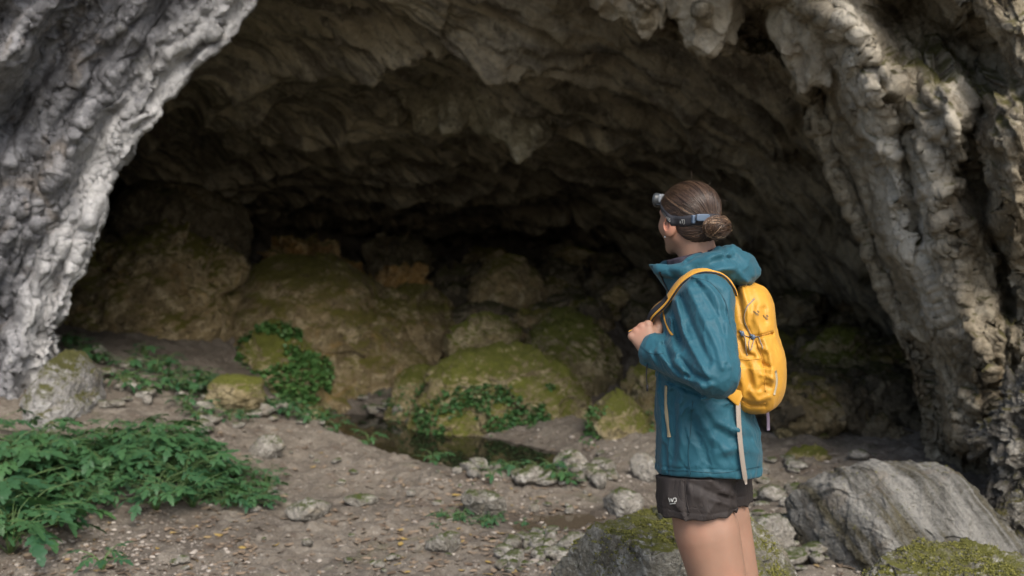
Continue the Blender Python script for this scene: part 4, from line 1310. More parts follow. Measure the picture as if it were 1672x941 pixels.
c = M.mix(M.math('MULTIPLY', M.sstep(M.noise(p, 95, 4, .7), .54, .68), .25), c, (.30, .14, .09))
c = M.mix(M.math('MULTIPLY', M.attr('blush'), .75), c, (.46, .17, .10))
M.set(Base_Color=c, Roughness=.58, Normal=M.bump(M.noise(p, 420, 4, .6), .25, .001))
M.b.inputs['Subsurface Weight'].default_value = .12
M.b.inputs['Subsurface Radius'].default_value = (.9, .35, .18)
M.b.inputs['Subsurface Scale'].default_value = .008
M_skin = M.m
M = Mat('brown_hair'); tn = M.attr('tone')
c = M.mix(tn, (.018, .010, .0065), (.125, .072, .041))
c = M.mix(M.sstep(tn, .86, .98), c, (.42, .28, .17))
M.set(Base_Color=c, Roughness=.3); M.b.inputs['Specular IOR Level'].default_value = .55
M_hair = M.m
def plain(name, col, rough=.5, metal=0.0):
    M = Mat(name)
    c = M.mix(M.noise(M.objco, 60, 3), [x * .85 for x in col], [min(1, x * 1.12) for x in col])
    M.set(Base_Color=c, Roughness=rough, Metallic=metal)
    return M.m
M_lamp = plain('dark_plastic', (.03, .034, .036), .35)
M_clear = plain('pale_plastic', (.22, .235, .25), .25)
M_bluegrey = plain('blue_grey_plastic', (.075, .11, .16), .4)
M_white = plain('white_print', (.42, .42, .39), .6)
M_eye = plain('eye_white', (.6, .6, .58), .2)
M_silver = plain('silver', (.8, .8, .78), .2, 1.0)
M_sole = plain('boot_sole', (.025, .023, .022), .8)
M_boot = cloth('boot_leather', (.09, .07, .05), .6)

person = empty('person', ROOT, BODY_RZ)
tag(person, 'person in teal jacket and dark shorts gripping a backpack strap and looking into the cave', 'person')

# ---- joints (local: forward, left, up)
SL, EL, WL = np.array((.0, .160, 1.350)), np.array((-.032, .285, 1.172)), np.array((.150, .140, 1.214))
SR, ER, WR = np.array((.0, -.162, 1.350)), np.array((-.02, -.28, 1.12)), np.array((.155, -.130, 1.205))
HC = np.array((.066, 0, 1.572)); HY = radians(-46); HS = .93
ch, sh = cos(HY), sin(HY)
HR = np.array(((ch, -sh, 0), (sh, ch, 0), (0, 0, 1.0))) @ np.array(((1, 0, 0.0), (0, 1, 0), (0, 0, 1)))
def to_head(P): return (P - HC) @ HR / HS
def from_head(Q): return (np.asarray(Q) * HS) @ HR.T + HC

def gate(P, c, r, f, shrink):
    # evaluates f only near c; elsewhere a rough distance is enough
    dist = np.linalg.norm(P - c, axis=1)
    m = dist < r
    out = dist - shrink
    if m.any(): out[m] = f(P[m])
    return out
def add_noise(d, P, f, lim=.05):
    m = np.abs(d) < lim
    if m.any():
        d = d.copy(); d[m] = d[m] - f(P[m])
    return d

def head_sdf(Q):
    return gate(Q, np.zeros(3), .24, head_sdf_, .15)
def head_sdf_(Q):
    A = np.abs(Q[:, 1]); M_ = np.stack([Q[:, 0], A, Q[:, 2]], -1)
    d = ell(Q, (-.012, 0, .026), (.092, .073, .080))
    d = smin(d, ell(Q, (.028, 0, -.022), (.062, .057, .074)), .03)
    d = smin(d, cone(M_, (-.012, .050, -.052), (.058, .012, -.088), .017, .015), .025)
    d = smin(d, np.linalg.norm(Q - (.070, 0, -.088), axis=1) - .016, .02)
    d = smin(d, np.linalg.norm(M_ - (.048, .038, -.022), axis=1) - .024, .02)
    d = smin(d, ell(Q, (.072, 0, .024), (.018, .046, .012)), .015)
    d = smax(d, -(np.linalg.norm(M_ - (.096, .032, .006), axis=1) - .013), .012)
    d = smin(d, cone(Q, (.084, 0, .010), (.106, 0, -.026), .007, .0105), .012)
    d = smin(d, np.linalg.norm(M_ - (.094, .011, -.030), axis=1) - .008, .008)
    d = smin(d, ell(Q, (.084, 0, -.053), (.010, .021, .006)), .006)
    d = smin(d, ell(Q, (.083, 0, -.063), (.010, .018, .007)), .006)
    # ears
    E = M_ - (-.010, .073, -.020)
    E = E @ np.array(((.88, .47, 0), (-.47, .88, 0), (0, 0, 1.0))).T
    ear = ell(E, (-.004, .011, .0), (.020, .0095, .033))
    ear = smin(ear, ell(E, (.002, .002, -.024), (.010, .007, .011)), .008)
    ear = smax(ear, -ell(E, (.002, .013, .004), (.0105, .008, .019)), .005)
    d = smin(d, ear, .006)
    return d

def hand_frame(Wp, side):
    d = np.array((.50, -.36 * side, .78)); d /= np.linalg.norm(d)
    n = np.array((-.05, .98 * side, .12)); n -= d * (n @ d); n /= np.linalg.norm(n)
    u = np.cross(d, n) * side
    return d, n, u
def hand_sdf(P, Wp, side):
    return gate(P, Wp, .20, lambda q: hand_sdf_(q, Wp, side), .13)
def hand_sdf_(P, Wp, side):
    d, n, u = hand_frame(Wp, side)
    Q = P
    out = np.full(len(P), 9.0)
    offs = (.029, .010, -.009, -.027)
    ln_ = (.066, .069, .066, .060)
    fl_ = ((.040, .024, .019), (.044, .027, .020), (.041, .025, .019), (.033, .020, .017))
    fr = (.0088, .0091, .0086, .0077)
    fing = []
    for o_, l_, f3, r_ in zip(offs, ln_, fl_, fr):
        m = Wp + d * l_ + u * o_
        out = smin(out, cone(Q, Wp + u * o_ * .45 + d * .005, m, .0165, r_ * 1.22), .016)
        a1 = d * .42 - n * .90; a1 /= np.linalg.norm(a1)
        a2 = -d * .80 - n * .60; a2 /= np.linalg.norm(a2)
        a3 = -d * .80 + n * .60; a3 /= np.linalg.norm(a3)
        p1 = m + a1 * f3[0]; p2 = p1 + a2 * f3[1]; p3 = p2 + a3 * f3[2]
        fg = smin(smin(cone(Q, m, p1, r_ * 1.12, r_), cone(Q, p1, p2, r_, r_ * .92), .004), cone(Q, p2, p3, r_ * .92, r_ * .78), .003)
        fg = smin(fg, np.linalg.norm(Q - m - n * .003, axis=1) - r_ * 1.15, .006)      # knuckle
        fing.append(fg)
    fd = fing[0]
    for fg in fing[1:]:
        fd = smin(fd, fg, .0010)
    out = smin(out, fd, .006)
    t0 = Wp + d * .022 + u * .022 - n * .006
    t1 = Wp + d * .050 + u * .050 - n * .016
    t2 = Wp + d * .080 + u * .055 - n * .026
    t3 = Wp + d * .098 + u * .047 - n * .040
    th = smin(smin(cone(Q, t0, t1, .017, .0125), cone(Q, t1, t2, .0125, .0105), .006), cone(Q, t2, t3, .0105, .0085), .004)
    return smin(out, th, .008)

def body_sdf(P):
    d = head_sdf(to_head(P)) * HS
    nk = from_head(np.array([(-.028, 0, -.045)]))[0]
    d = smin(d, cone(P, nk, (.012, 0, 1.38), .050, .060), .03)
    M_ = np.stack([P[:, 0], np.abs(P[:, 1]), P[:, 2]], -1)
    t = smin(ell(P, (.02, 0, 1.24), (.085, .145, .20)), ell(P, (.0, 0, .95), (.095, .15, .16)), .10)
    t = smin(t, cone(M_, (.01, .04, 1.38), (.0, .15, 1.345), .04, .045), .05)
    d = smin(d, t, .04)
    for S0, E0, W0, sd in ((SL, EL, WL, 1), (SR, ER, WR, -1)):
        arm = smin(cone(P, S0, E0, .043, .034), cone(P, E0, W0, .035, .025), .02)
        arm = smin(arm, hand_sdf(P, W0, sd), .012)
        d = smin(d, arm, .012)
    leg_form = lambda p: lines(p, [([(1162, 866), (1176, 941)], -.0012, 10), ([(1188, 868), (1196, 941)], .0012, 9), ([(1124, 866), (1146, 941)], .001, 12)])
    for b, sft in ((.086, 0.0), (-.086, -.022)):
        hip = np.array((.022 + sft, b, .80)); kn = np.array((-.064 + sft, b, .455)); an = np.array((-.125 + sft, b * 1.02, .10))
        lg = cone(P, hip, kn, .084, .054)
        lg = smin(lg, cone(P, (-.005 + sft, b, .70), (-.05 + sft, b, .52), .077, .058), .05)
        lg = smin(lg, np.linalg.norm(P - (kn + (.012, 0, .0)), axis=1) - .050, .03)
        lg = smin(lg, cone(P, kn, an, .048, .034), .03)
        lg = smin(lg, ell(P, kn * .62 + an * .38 + (-.022, 0, 0), (.042, .046, .115)), .04)
        lg = smin(lg, cone(P, an, an + (.13, 0, -.065), .036, .026), .03)
        if b > 0: lg = add_noise(lg, P, leg_form)
        d = smin(d, lg, .025)
    return d
V, F = sdf_mesh(body_sdf, (-.26, -.40, -.02), (.36, .40, 1.70), .0034, newton=2)
ear_c = from_head(np.array([(-.010, .082, -.018)]))[0]
blush = np.exp(-(np.linalg.norm(V - ear_c, axis=1) / .026) ** 2) + .5 * np.exp(-(np.linalg.norm(V - WL - hand_frame(WL, 1)[0] * .07, axis=1) / .025) ** 2)
obj('body', make_mesh('body', V, F, True, {'blush': np.clip(blush, 0, 1)}), M_skin, person)
EY = []
for s_ in (1, -1):
    V, F = cube_sphere(9)
    obj('eye', make_mesh('eye', from_head(V * .0110 + (.071, .030 * s_, .006)), F), M_eye, person)
V, F = cube_sphere(6)
obj('earring', make_mesh('earring', from_head(V * .0034 + (.002, .081, -.054)), F), M_silver, person)

# ---- shorts
TC = np.array([(.80, 0, .142, .176), (.845, 0, .143, .178), (.90, .001, .143, .180), (.98, .004, .140, .180), (1.04, .016, .129, .180), (1.10, .028, .116, .185), (1.2, .032, .108, .184), (1.3, .028, .102, .180), (1.36, .022, .092, .155), (1.41, .016, .080, .105), (1.46, .014, .07, .085)])
def HEM(P):
    return .858 + .10 * P[:, 1] - .02 * P[:, 0] + .004 * np.sin(P[:, 0] * 17 + P[:, 1] * 9)
def torso_core(P):
    c = np.clip(P[:, 2], .8, 1.46)
    a0 = np.interp(c, TC[:, 0], TC[:, 1]); A = np.interp(c, TC[:, 0], TC[:, 2]); Bq = np.interp(c, TC[:, 0], TC[:, 3])
    x = np.abs((P[:, 0] - a0) / A); y = np.abs(P[:, 1] / Bq)
    return ((x ** 2.25 + y ** 2.25 + 1e-9) ** (1 / 2.25) - 1) * np.minimum(A, Bq)
def shorts_sdf(P):
    c = P[:, 2]
    d = ell(P, (.0, 0, .95), (.125, .172, .14))
    M_ = P
    for b, a0, bot in ((.088, .024, .768), (-.088, -.012, .752)):
        A = np.interp(c, [.72, .80, .95], [.104, .106, .10]); Bq = np.interp(c, [.72, .80, .95], [.100, .100, .085])
        lg = (np.sqrt(((P[:, 0] - a0 - (c - .75) * .06) / A) ** 2 + ((P[:, 1] - b) / Bq) ** 2) - 1) * .095
        lg = np.maximum(lg, c - .93)
        lg = np.maximum(lg, (bot + .004 * np.sin(P[:, 0] * 22 + b * 30)) - c)
        d = smin(d, lg, .022) if b > 0 else smin(d, lg, .012)
    q = np.stack([P[:, 0] * 20, P[:, 1] * 20, c * 8], -1)
    d = d - .004 * ridged(q, 2, 401) - lines(P, [
        ([(1150, 776), (1178, 800), (1196, 806)], .006, 6), ([(1205, 780), (1194, 806), (1198, 846)], -.004, 4), ([(1120, 785), (1150, 800), (1188, 815)], -.004, 5),
        ([(1118, 790), (1122, 845)], -.004, 3), ([(1140, 800), (1160, 845)], .004, 8), ([(1160, 815), (1195, 826)], .004, 5), ([(1215, 790), (1210, 830)], .004, 5), ([(1085, 790), (1090, 845)], .003, 6)])
    d = d + .002 * np.exp(-((c - .785) / .0018) ** 2)
    return np.where(c > HEM(P) - .004, np.maximum(d, torso_core(P) + .009), d)
V, F = sdf_mesh(shorts_sdf, (-.2, -.26, .70), (.24, .26, 1.0), .0042)
shorts = obj('shorts', make_mesh('shorts', V, F), M_shorts, person)
S = Soup()
for pts in ([(1092, 813), (1094, 820), (1096, 814.5), (1098, 820), (1100, 813.5)], [(1094, 823), (1103, 822.4)], [(1101, 820.4), (1104.6, 819), (1104.2, 813.6), (1101, 813.8)]):
    s_ = np.array(pts, float)
    P_, N_ = hit(shorts_sdf, s_[:, 0], s_[:, 1], off=.0012)
    for i in range(len(P_) - 1):
        V, F = ribbon(P_[i:i + 2], N_[i:i + 2], .0022, .0008); S.add(V, F)
obj('logo', S.mesh('logo', False), M_white, shorts)
S = Soup()
for pts in ([(1118, 782), (1121, 815), (1126, 838)], [(1126, 838), (1117, 848)]):
    V, F = px_tube(shorts_sdf, pts, .0013); S.add(V, F)
obj('seam', S.mesh('seam'), M_shorts, shorts)

# ---- jacket
def axis_fold(P, a, b, k1, k2, amp, seed):
    ax = (b - a) / np.linalg.norm(b - a)
    t = (P - a) @ ax
    perp = P - a - t[:, None] * ax
    return amp * ridged(perp * k2 + ax * (t * k1)[:, None], 3, seed)
SLEEVE_FOLDS = [([(1103, 492), (1116, 545), (1146, 598), (1162, 628)], .0075, 5), ([(1124, 470), (1148, 520), (1172, 568), (1180, 600)], .006, 6),
    ([(1094, 520), (1100, 568), (1116, 606)], .006, 6), ([(1113, 486), (1134, 540), (1158, 592)], -.0065, 5.5), ([(1140, 462), (1166, 506), (1180, 545)], -.006, 5),
    ([(1084, 562), (1098, 600), (1136, 628)], -.008, 5), ([(1058, 592), (1098, 626), (1150, 646)], -.005, 5), ([(1074, 575), (1106, 612), (1150, 637)], .007, 5),
    ([(1100, 590), (1120, 618), (1156, 632)], .006, 4), ([(1110, 585), (1134, 612), (1160, 622)], -.007, 4), ([(1060, 575), (1072, 600), (1090, 618)], .004, 4),
    ([(1132, 452), (1160, 468), (1178, 498)], .005, 5), ([(1150, 455), (1176, 480), (1186, 520)], -.005, 4), ([(1168, 520), (1182, 556), (1186, 590)], .005, 4)]
TORSO_FOLDS = [([(1146, 655), (1172, 690), (1206, 704)], .009, 8), ([(1138, 668), (1160, 715), (1190, 735)], .007, 8), ([(1165, 652), (1200, 676), (1232, 690)], -.006, 7),
    ([(1130, 690), (1150, 740), (1158, 772)], -.005, 8), ([(1176, 740), (1210, 730), (1238, 740)], .006, 8), ([(1108, 660), (1112, 710), (1108, 760)], .006, 7),
    ([(1100, 640), (1104, 690), (1100, 750)], -.006, 6), ([(1075, 640), (1080, 700), (1082, 770)], .005, 5), ([(1170, 700), (1190, 715), (1226, 715)], -.006, 7),
    ([(1192, 470), (1186, 540), (1192, 600)], .004, 4), ([(1205, 690), (1215, 740), (1216, 775)], .005, 6)]
def sleeve_sdf(P, S0, E0, W0):
    d = smin(cone(P, S0, E0, .068, .057), cone(P, E0, W0, .056, .041), .022)
    ax = (W0 - E0) / np.linalg.norm(W0 - E0)
    tt = (P - E0) @ ax - np.linalg.norm(W0 - E0)
    d = d - .0035 * np.exp(-((tt + .022) / .022) ** 2)
    near = np.linalg.norm(P - W0, axis=1)
    cutp = np.where(near < .09, tt - .004, -1)
    d = smax(d, cutp, .006)
    def nz(p):
        fr = smooth(-.02, .05, (p - E0) @ ax)
        q = np.stack([p[:, 0] * 17, p[:, 1] * 17, p[:, 2] * 9], -1)
        cr_ = np.clip(1 - np.abs(pnoise(q + 3.3, 415)) * 3.2, 0, 1) ** 3 + .6 * np.clip(1 - np.abs(pnoise(q * 2.1 + 7.3, 417)) * 3.5, 0, 1) ** 3
        return axis_fold(p, S0, E0, 3.5, 15, .0024, 411) * (1 - fr) + axis_fold(p, E0, W0, 11, 8, .0026, 421) * fr + .0028 * cr_
    return add_noise(d, P, nz)
def torso_sdf(P):
    c = np.clip(P[:, 2], .8, 1.46)
    a0 = np.interp(c, TC[:, 0], TC[:, 1]); A = np.interp(c, TC[:, 0], TC[:, 2]); Bq = np.interp(c, TC[:, 0], TC[:, 3])
    x = np.abs((P[:, 0] - a0) / A); y = np.abs(P[:, 1] / Bq)
    d = ((x ** 2.25 + y ** 2.25 + 1e-9) ** (1 / 2.25) - 1) * np.minimum(A, Bq)
    M_ = np.stack([P[:, 0], np.abs(P[:, 1]), P[:, 2]], -1)
    d = np.maximum(d, P[:, 2] - 1.425)
    d = smin(d, cone(M_, (.018, .05, 1.385), (.0, .150, 1.352), .058, .064), .05)
    hem = HEM(P)
    def nz(p):
        q = np.stack([p[:, 0] * 9, p[:, 1] * 9, p[:, 2] * 4], -1) + .5 * np.stack([fbm(p * 7, 2, 431)] * 3, -1)
        cr_ = np.clip(1 - np.abs(pnoise(q * 1.6 + 3.3, 435)) * 3.2, 0, 1) ** 3 + .7 * np.clip(1 - np.abs(pnoise(q * 3.1 + 7.3, 437)) * 3.5, 0, 1) ** 3
        return (.0034 * ridged(q, 2, 433) + .0030 * cr_) * smooth(1.42, 1.30, p[:, 2])
    d = add_noise(d, P, nz)
    e = P[:, 2] - hem
    d = d + .0022 * np.exp(-((e - .024) / .0022) ** 2)
    d = d - .0015 * np.exp(-((e - .012) / .012) ** 2) - .0014 * np.sin((P[:, 0] + P[:, 1]) * 150) * np.exp(-((e - .014) / .010) ** 2)
    return smax(d, hem - P[:, 2], .006)
def collar_sdf(P):
    c = P[:, 2]
    t = np.clip((c - 1.37) / .08, 0, 1.3)
    ax = P[:, 0] - (.030 + .030 * t)
    ra = .086 + .026 * t; rb = .088 + .012 * t
    e = (np.sqrt((ax / ra) ** 2 + (P[:, 1] / rb) ** 2) - 1) * .09
    sh_ = np.abs(e) - .0055
    top = 1.440 - .012 * smooth(.02, -.06, P[:, 0]) + .006 * np.sin(P[:, 1] * 40)
    return smax(smax(sh_, c - top, .004), 1.36 - c, .004)
def hood_sdf(P):
    return gate(P, np.array((-.03, 0, 1.43)), .24, hood_sdf_, .14)
def hood_sdf_(P):
    Q = P.copy()
    th = radians(-6)
    x = (Q[:, 0] + .030); z = Q[:, 2] - 1.425
    Q[:, 0] = x * cos(th) - z * sin(th); Q[:, 2] = x * sin(th) + z * cos(th)
    w = .012 * np.stack([fbm(P * 13, 2, 441), fbm(P * 13, 2, 442), fbm(P * 13, 2, 443)], -1)
    Q = Q + w
    d = ell(Q, (0, 0, 0.010), (.098, .118, .066))
    d = smin(d, cone(np.stack([Q[:, 0], np.abs(Q[:, 1]), Q[:, 2]], -1), (.0, .092, .008), (.082, .092, -.008), .034, .022), .03)
    d = smin(d, cone(np.stack([Q[:, 0], np.abs(Q[:, 1]), Q[:, 2]], -1), (.03, .096, -.004), (.160, .078, -.012), .030, .018), .03)
    neck = ell(P, (.060, 0, 1.52), (.092, .078, .15))
    d = smax(d, -neck, .02)
    fold = .007 * np.sin(Q[:, 2] * 130 + 3.0 * np.sin(Q[:, 0] * 22) + Q[:, 1] * 10) * smooth(-.10, .02, Q[:, 0]) * smooth(.14, .05, Q[:, 0])
    d = d - fold - .004 * ridged(Q * np.array((14, 9, 20)), 2, 447)
    d = d - lines(P, [([(1122, 428), (1160, 410), (1192, 400)], -.006, 3.5), ([(1100, 440), (1150, 432), (1200, 440), (1224, 462)], .006, 6), ([(1150, 448), (1185, 452), (1206, 470)], -.007, 4),
                      ([(1180, 405), (1186, 420), (1206, 432)], -.006, 3.5), ([(1196, 400), (1208, 415), (1224, 424)], .005, 4), ([(1205, 440), (1200, 462), (1206, 478)], -.005, 4)])
    return d
def jacket_sdf(P):
    d = torso_sdf(P)
    sl_ = smin(sleeve_sdf(P, SL, EL, WL) , d, .022)
    d = smin(sl_, sleeve_sdf(P, SR, ER, WR), .022)
    d = add_noise(d, P, lambda p: 1.35 * lines(p, SLEEVE_FOLDS, smooth(.10, .16, p[:, 1] + .25 * p[:, 0])) + lines(p, TORSO_FOLDS))
    d = smin(d, collar_sdf(P), .012)
    return smin(d, hood_sdf(P), .008)
V, F = sdf_mesh(jacket_sdf, (-.26, -.40, .80), (.28, .42, 1.56), .0042, newton=2)
jacket = obj('jacket', make_mesh('jacket', V, F), M_jacket, person)
V, F = px_ribbon(jacket_sdf, [(1088, 630), (1087.5, 660), (1090, 690), (1093, 714)], .0105, .003, .001)
obj('zip', make_mesh('zip', V, F), M_tan, jacket)
S = Soup()
for pts in ([(1131, 655), (1128, 700), (1124, 740), (1128, 775)], [(1047, 566), (1062, 577), (1083, 578)], [(1080, 768), (1120, 769), (1180, 772), (1240, 762)], [(1076, 446), (1090, 470), (1096, 492)],
            [(1129, 453), (1160, 462), (1184, 492), (1192, 530)]):
    V, F = px_tube(jacket_sdf, pts, .0012, .0002, n=40); S.add(V, F)
obj('seam', S.mesh('seam'), cloth('dark_teal_tape', (.010, .055, .075), .6, wr=.2), jacket)
V, F = px_ribbon(jacket_sdf, [(1077, 444), (1083, 458), (1091, 474), (1095, 486)], .006, .003, .001)
obj('front_zip', make_mesh('front_zip', V, F), M_dark, jacket)
# dark fleece and olive lining inside the collar
def tube_collar(c0, c1, r0, r1, ctr0, ctr1, tilt, thick):
    a = np.linspace(0, 2 * pi, 72, endpoint=False)
    rows = []
    for i, (rr, inn) in enumerate([(0, 0), (.35, 0), (.7, 0), (.94, 0), (1, .4), (.97, .9), (.6, 1), (0, 1)]):
        r_ = (r0[0] + (r1[0] - r0[0]) * rr - thick * inn), (r0[1] + (r1[1] - r0[1]) * rr - thick * inn)
        cx__ = ctr0 + (ctr1 - ctr0) * rr
        wv = .0016 * np.sin(a * 9 + rr * 5) + .0012 * np.sin(a * 17)
        rows.append(np.stack([cx__ + (r_[0] + wv) * np.cos(a), (r_[1] + wv) * np.sin(a), c0 + (c1 - c0) * rr - tilt * rr * np.cos(a)], -1))
    V = np.stack(rows)
    return V.reshape(-1, 3), grid_faces(len(rows), 72, True)
V, F = tube_collar(1.36, 1.474, (.070, .078), (.074, .072), .022, .050, .018, .006)
obj('fleece_collar', make_mesh('fleece_collar', V, F), M_lining, person)
V, F = tube_collar(1.36, 1.448, (.080, .085), (.088, .082), .028, .052, .012, .006)
obj('jacket_lining', make_mesh('jacket_lining', V, F), M_olive, person)
# draw cord under the cuff
P0, _ = hit(jacket_sdf, [1057], [594])
pts = spline([P0[0], P0[0] + (.002, .004, -.03), P0[0] + (-.001, .004, -.062)], 10)
V, F = tube(pts, .0016, 6); S = Soup(); S.add(V, F); V, F = tube(np.array([pts[-1] + (0, 0, .004), pts[-1] - (0, 0, .012)]), .003, 8); S.add(V, F)
obj('draw_cord', S.mesh('draw_cord'), M_dark, jacket)

# ---- boots
for b, sft in ((.094, 0.0), (-.094, -.022)):
    an = np.array((-.125 + sft, b, .10))
    def boot_sdf(P):
        d = cone(P, an + (-.004, 0, .06), an + (0, 0, -.03), .050, .046)
        d = smin(d, cone(P, an + (-.015, 0, -.058), an + (.135, 0, -.062), .040, .038), .05)
        d = smax(d, -(cone(P, an + (-.004, 0, .09), an + (0, 0, .03), .043, .036)), .006)
        d = np.maximum(d, P[:, 2] - .175)
        return smax(d, .016 - P[:, 2], .008) - .0015 * ridged(P * 30, 2, 451)
    V, F = sdf_mesh(boot_sdf, an + (-.12, -.1, -.12), an + (.24, .1, .12), .0055)
    bt = obj('boot', make_mesh('boot', V, F), M_boot, person)
    def sole_sdf(P):
        e = np.abs(P[:, 2] - .011) - .010
        d2 = cone(P * (1, 1, 0), (an + (-.015, 0, 0)) * (1, 1, 0), (an + (.14, 0, 0)) * (1, 1, 0), .044, .042)
        return smax(d2, e, .006)
    V, F = sdf_mesh(sole_sdf, an + (-.12, -.1, -.13), an + (.24, .1, -.05), .0055)
    obj('sole', make_mesh('sole', V, F), M_sole, bt)

# ---- hair
HC0 = np.array((-.014, 0, .030))
BP = np.array((-.122, -.004, -.026))
def hairline(Q):
    return Q[:, 0] - (.024 + .92 * (Q[:, 2] - .018) + .012 * smooth(.0, .06, np.abs(Q[:, 1])) * 0)
def hair_sdf(Q):
    d = ell(Q, (-.014, 0, .030), (.1000, .0835, .0840))
    d = smin(d, ell(Q, (-.052, 0, -.032), (.050, .062, .045)), .03)
    d = smin(d, cone(Q, (-.09, 0, -.01), BP, .035, .018), .02)
    d = smax(d, hairline(Q), .016)
    # ear left free
    d = smax(d, -ell(np.stack([Q[:, 0], np.abs(Q[:, 1]), Q[:, 2]], -1), (.006, .085, -.032), (.030, .022, .042)), .010)
    pd_ = (HC0 - BP)
    v = Q - BP
    az = np.arctan2(v[:, 1], v[:, 2])
    ln_ = np.linalg.norm(v, axis=1)
    st = fbm(np.stack([np.cos(az) * 9, np.sin(az) * 9, ln_ * 7], -1), 3, 461)
    return d - .0022 * st
V, F = sdf_mesh(hair_sdf, (-.17, -.11, -.12), (.12, .11, .14), .0030, newton=2)
v = V - BP; az = np.arctan2(v[:, 1], v[:, 2])
tone = np.clip(.32 + .45 * fbm(np.stack([np.cos(az) * 14, np.sin(az) * 14, np.linalg.norm(v, axis=1) * 6], -1), 3, 467), 0, .8)
hair = obj('hair', make_mesh('hair', from_head(V), F, True, {'tone': tone}), M_hair, person)
rh = np.random.default_rng(99)
S = Soup()
pole = (BP - HC0) / np.linalg.norm(BP - HC0)
e1 = np.cross(pole, (0, 1, 0)); e1 /= np.linalg.norm(e1); e2 = np.cross(pole, e1)
n_st = 3400
psi = rh.uniform(0, 2 * pi, n_st); th1 = rh.uniform(radians(60), radians(165), n_st); th0 = np.where(rh.random(n_st) < .6, radians(12), rh.uniform(radians(12), radians(70), n_st))
K = 15
u = np.linspace(0, 1, K)[None]
th = th0[:, None] + (th1 - th0)[:, None] * u
ps = psi[:, None] + rh.normal(0, .06, n_st)[:, None] * np.sin(u * 3) + .25 * np.sin(th) * 0
dirs = np.cos(th)[..., None] * pole + np.sin(th)[..., None] * (np.cos(ps)[..., None] * e1 + np.sin(ps)[..., None] * e2)
t = np.full(dirs.shape[:2], .13)
for _ in range(26):
    t -= np.clip(hair_sdf((HC0 + dirs * t[..., None]).reshape(-1, 3)).reshape(t.shape) * .7, -.01, .02)
    t = np.maximum(t, .03)
PT = HC0 + dirs * (t + .0006 + np.abs(rh.normal(0, .0009, n_st))[:, None])[..., None]
ok = (hairline(PT.reshape(-1, 3)).reshape(n_st, K) < -.001) & (t > .045)
for i in range(n_st):
    m = ok[i]
    k_ = K if m.all() else int(np.argmin(m))
    if k_ < 5: continue
    r_ = .00062 * np.sin(np.linspace(.15, 1, k_) * pi * .98) + .00012
    V, F = tube(PT[i, :k_], r_, 3, False)
    S.add(from_head(V), F, float(np.clip(rh.normal(.30, .26), 0, 1)))
# the bun: strands wound round an ellipsoid
BC = BP + np.array((-.012, 0, .0))
V, F = cube_sphere(14)
S.add(from_head(V * (.030, .036, .028) + BC), F, .25)
ax1, ax2, ax3 = pole, e1, e2
for i in range(620):
    tlt = rh.normal(0, .55); tl2 = rh.normal(0, .4)
    nrm_ = pole + e1 * tlt + e2 * tl2; nrm_ /= np.linalg.norm(nrm_)
    b1 = np.cross(nrm_, (0, 0, 1.0)); b1 /= np.linalg.norm(b1); b2 = np.cross(nrm_, b1)
    a0 = rh.uniform(0, 2 * pi); sp_ = rh.uniform(1.2, 3.6)
    aa = np.linspace(a0, a0 + sp_, 14)
    sh_ = rh.normal(0, .45) * np.cos(np.linspace(-1, 1, 14))
    q = np.cos(aa)[:, None] * b1 + np.sin(aa)[:, None] * b2 + nrm_ * sh_[:, None]
    q /= np.linalg.norm(q, axis=1, keepdims=True)
    rr = rh.uniform(.92, 1.18) + (.22 if rh.random() < .08 else 0) * np.linspace(0, 1, 14) ** 2
    V, F = tube(BC + q * np.array((.032, .039, .0295)) * np.reshape(rr, (-1, 1)), .0008, 3, False)
    S.add(from_head(V), F, float(np.clip(rh.normal(.62, .28), 0, 1)))
# fly-away hairs
for i in range(150):
    if i < 90:
        k_ = rh.integers(n_st); j = int(rh.integers(1, K - 1)); p0 = PT[k_, j]
        if not ok[k_, j] : continue
    else:
        w = rh.normal(size=3); w /= np.linalg.norm(w); p0 = BC + w * (.032, .038, .03)
    o_ = p0 - (HC0 if i < 90 else BC); o_ /= np.linalg.norm(o_)
    tg = rh.normal(size=3); tg /= np.linalg.norm(tg)
    L_ = rh.uniform(.008, .026)
    pts = np.array([p0 + o_ * L_ * s_ * (.5 if i < 90 else .8) + tg * L_ * s_ * s_ for s_ in np.linspace(0, 1, 6)])
    V, F = tube(pts, .00022, 3, False); S.add(from_head(V), F, float(rh.uniform(.4, .9)))
obj('hair_strands', S.mesh('hair_strands'), M_hair, hair)

# ================================================================== head lamp (worn)
lamp = empty('head_lamp', ROOT + RM @ HC, BODY_RZ)
tag(lamp, 'black headlamp with a dark lettered headband worn over brown hair', 'headlamp')
def H2(Q): return np.asarray(Q) * HS @ HR.T            # head space -> lamp root space
na = 120
al = np.linspace(0, 2 * pi, na, endpoint=False)
def head_all(Q): return np.minimum(hair_sdf(Q), head_sdf(Q))
def band_z(x): return np.interp(x, [-.11, -.06, -.03, 0, .03, .07, .11], [-.002, -.009, -.005, .013, .034, .056, .064])
def band_pts(al, dz):
    d0 = np.stack([np.cos(al), np.sin(al), 0 * al], -1)
    r = np.full(len(al), .14)
    c0 = np.array((-.014, 0, 0.0))
    for _ in range(40):
        Q = c0 + d0 * r[:, None]; Q[:, 2] = band_z(Q[:, 0]) + dz
        r -= np.clip(head_all(Q) * .6, -.01, .02)
    Q = c0 + d0 * r[:, None]; Q[:, 2] = band_z(Q[:, 0]) + dz
    return Q, d0
prof = [(-.0155, .0006), (-.0155, .0026), (-.005, .0034), (.005, .0034), (.0155, .0026), (.0155, .0006)]
rows = []
kk = np.array((1, 2, 3, 2, 1)) / 9
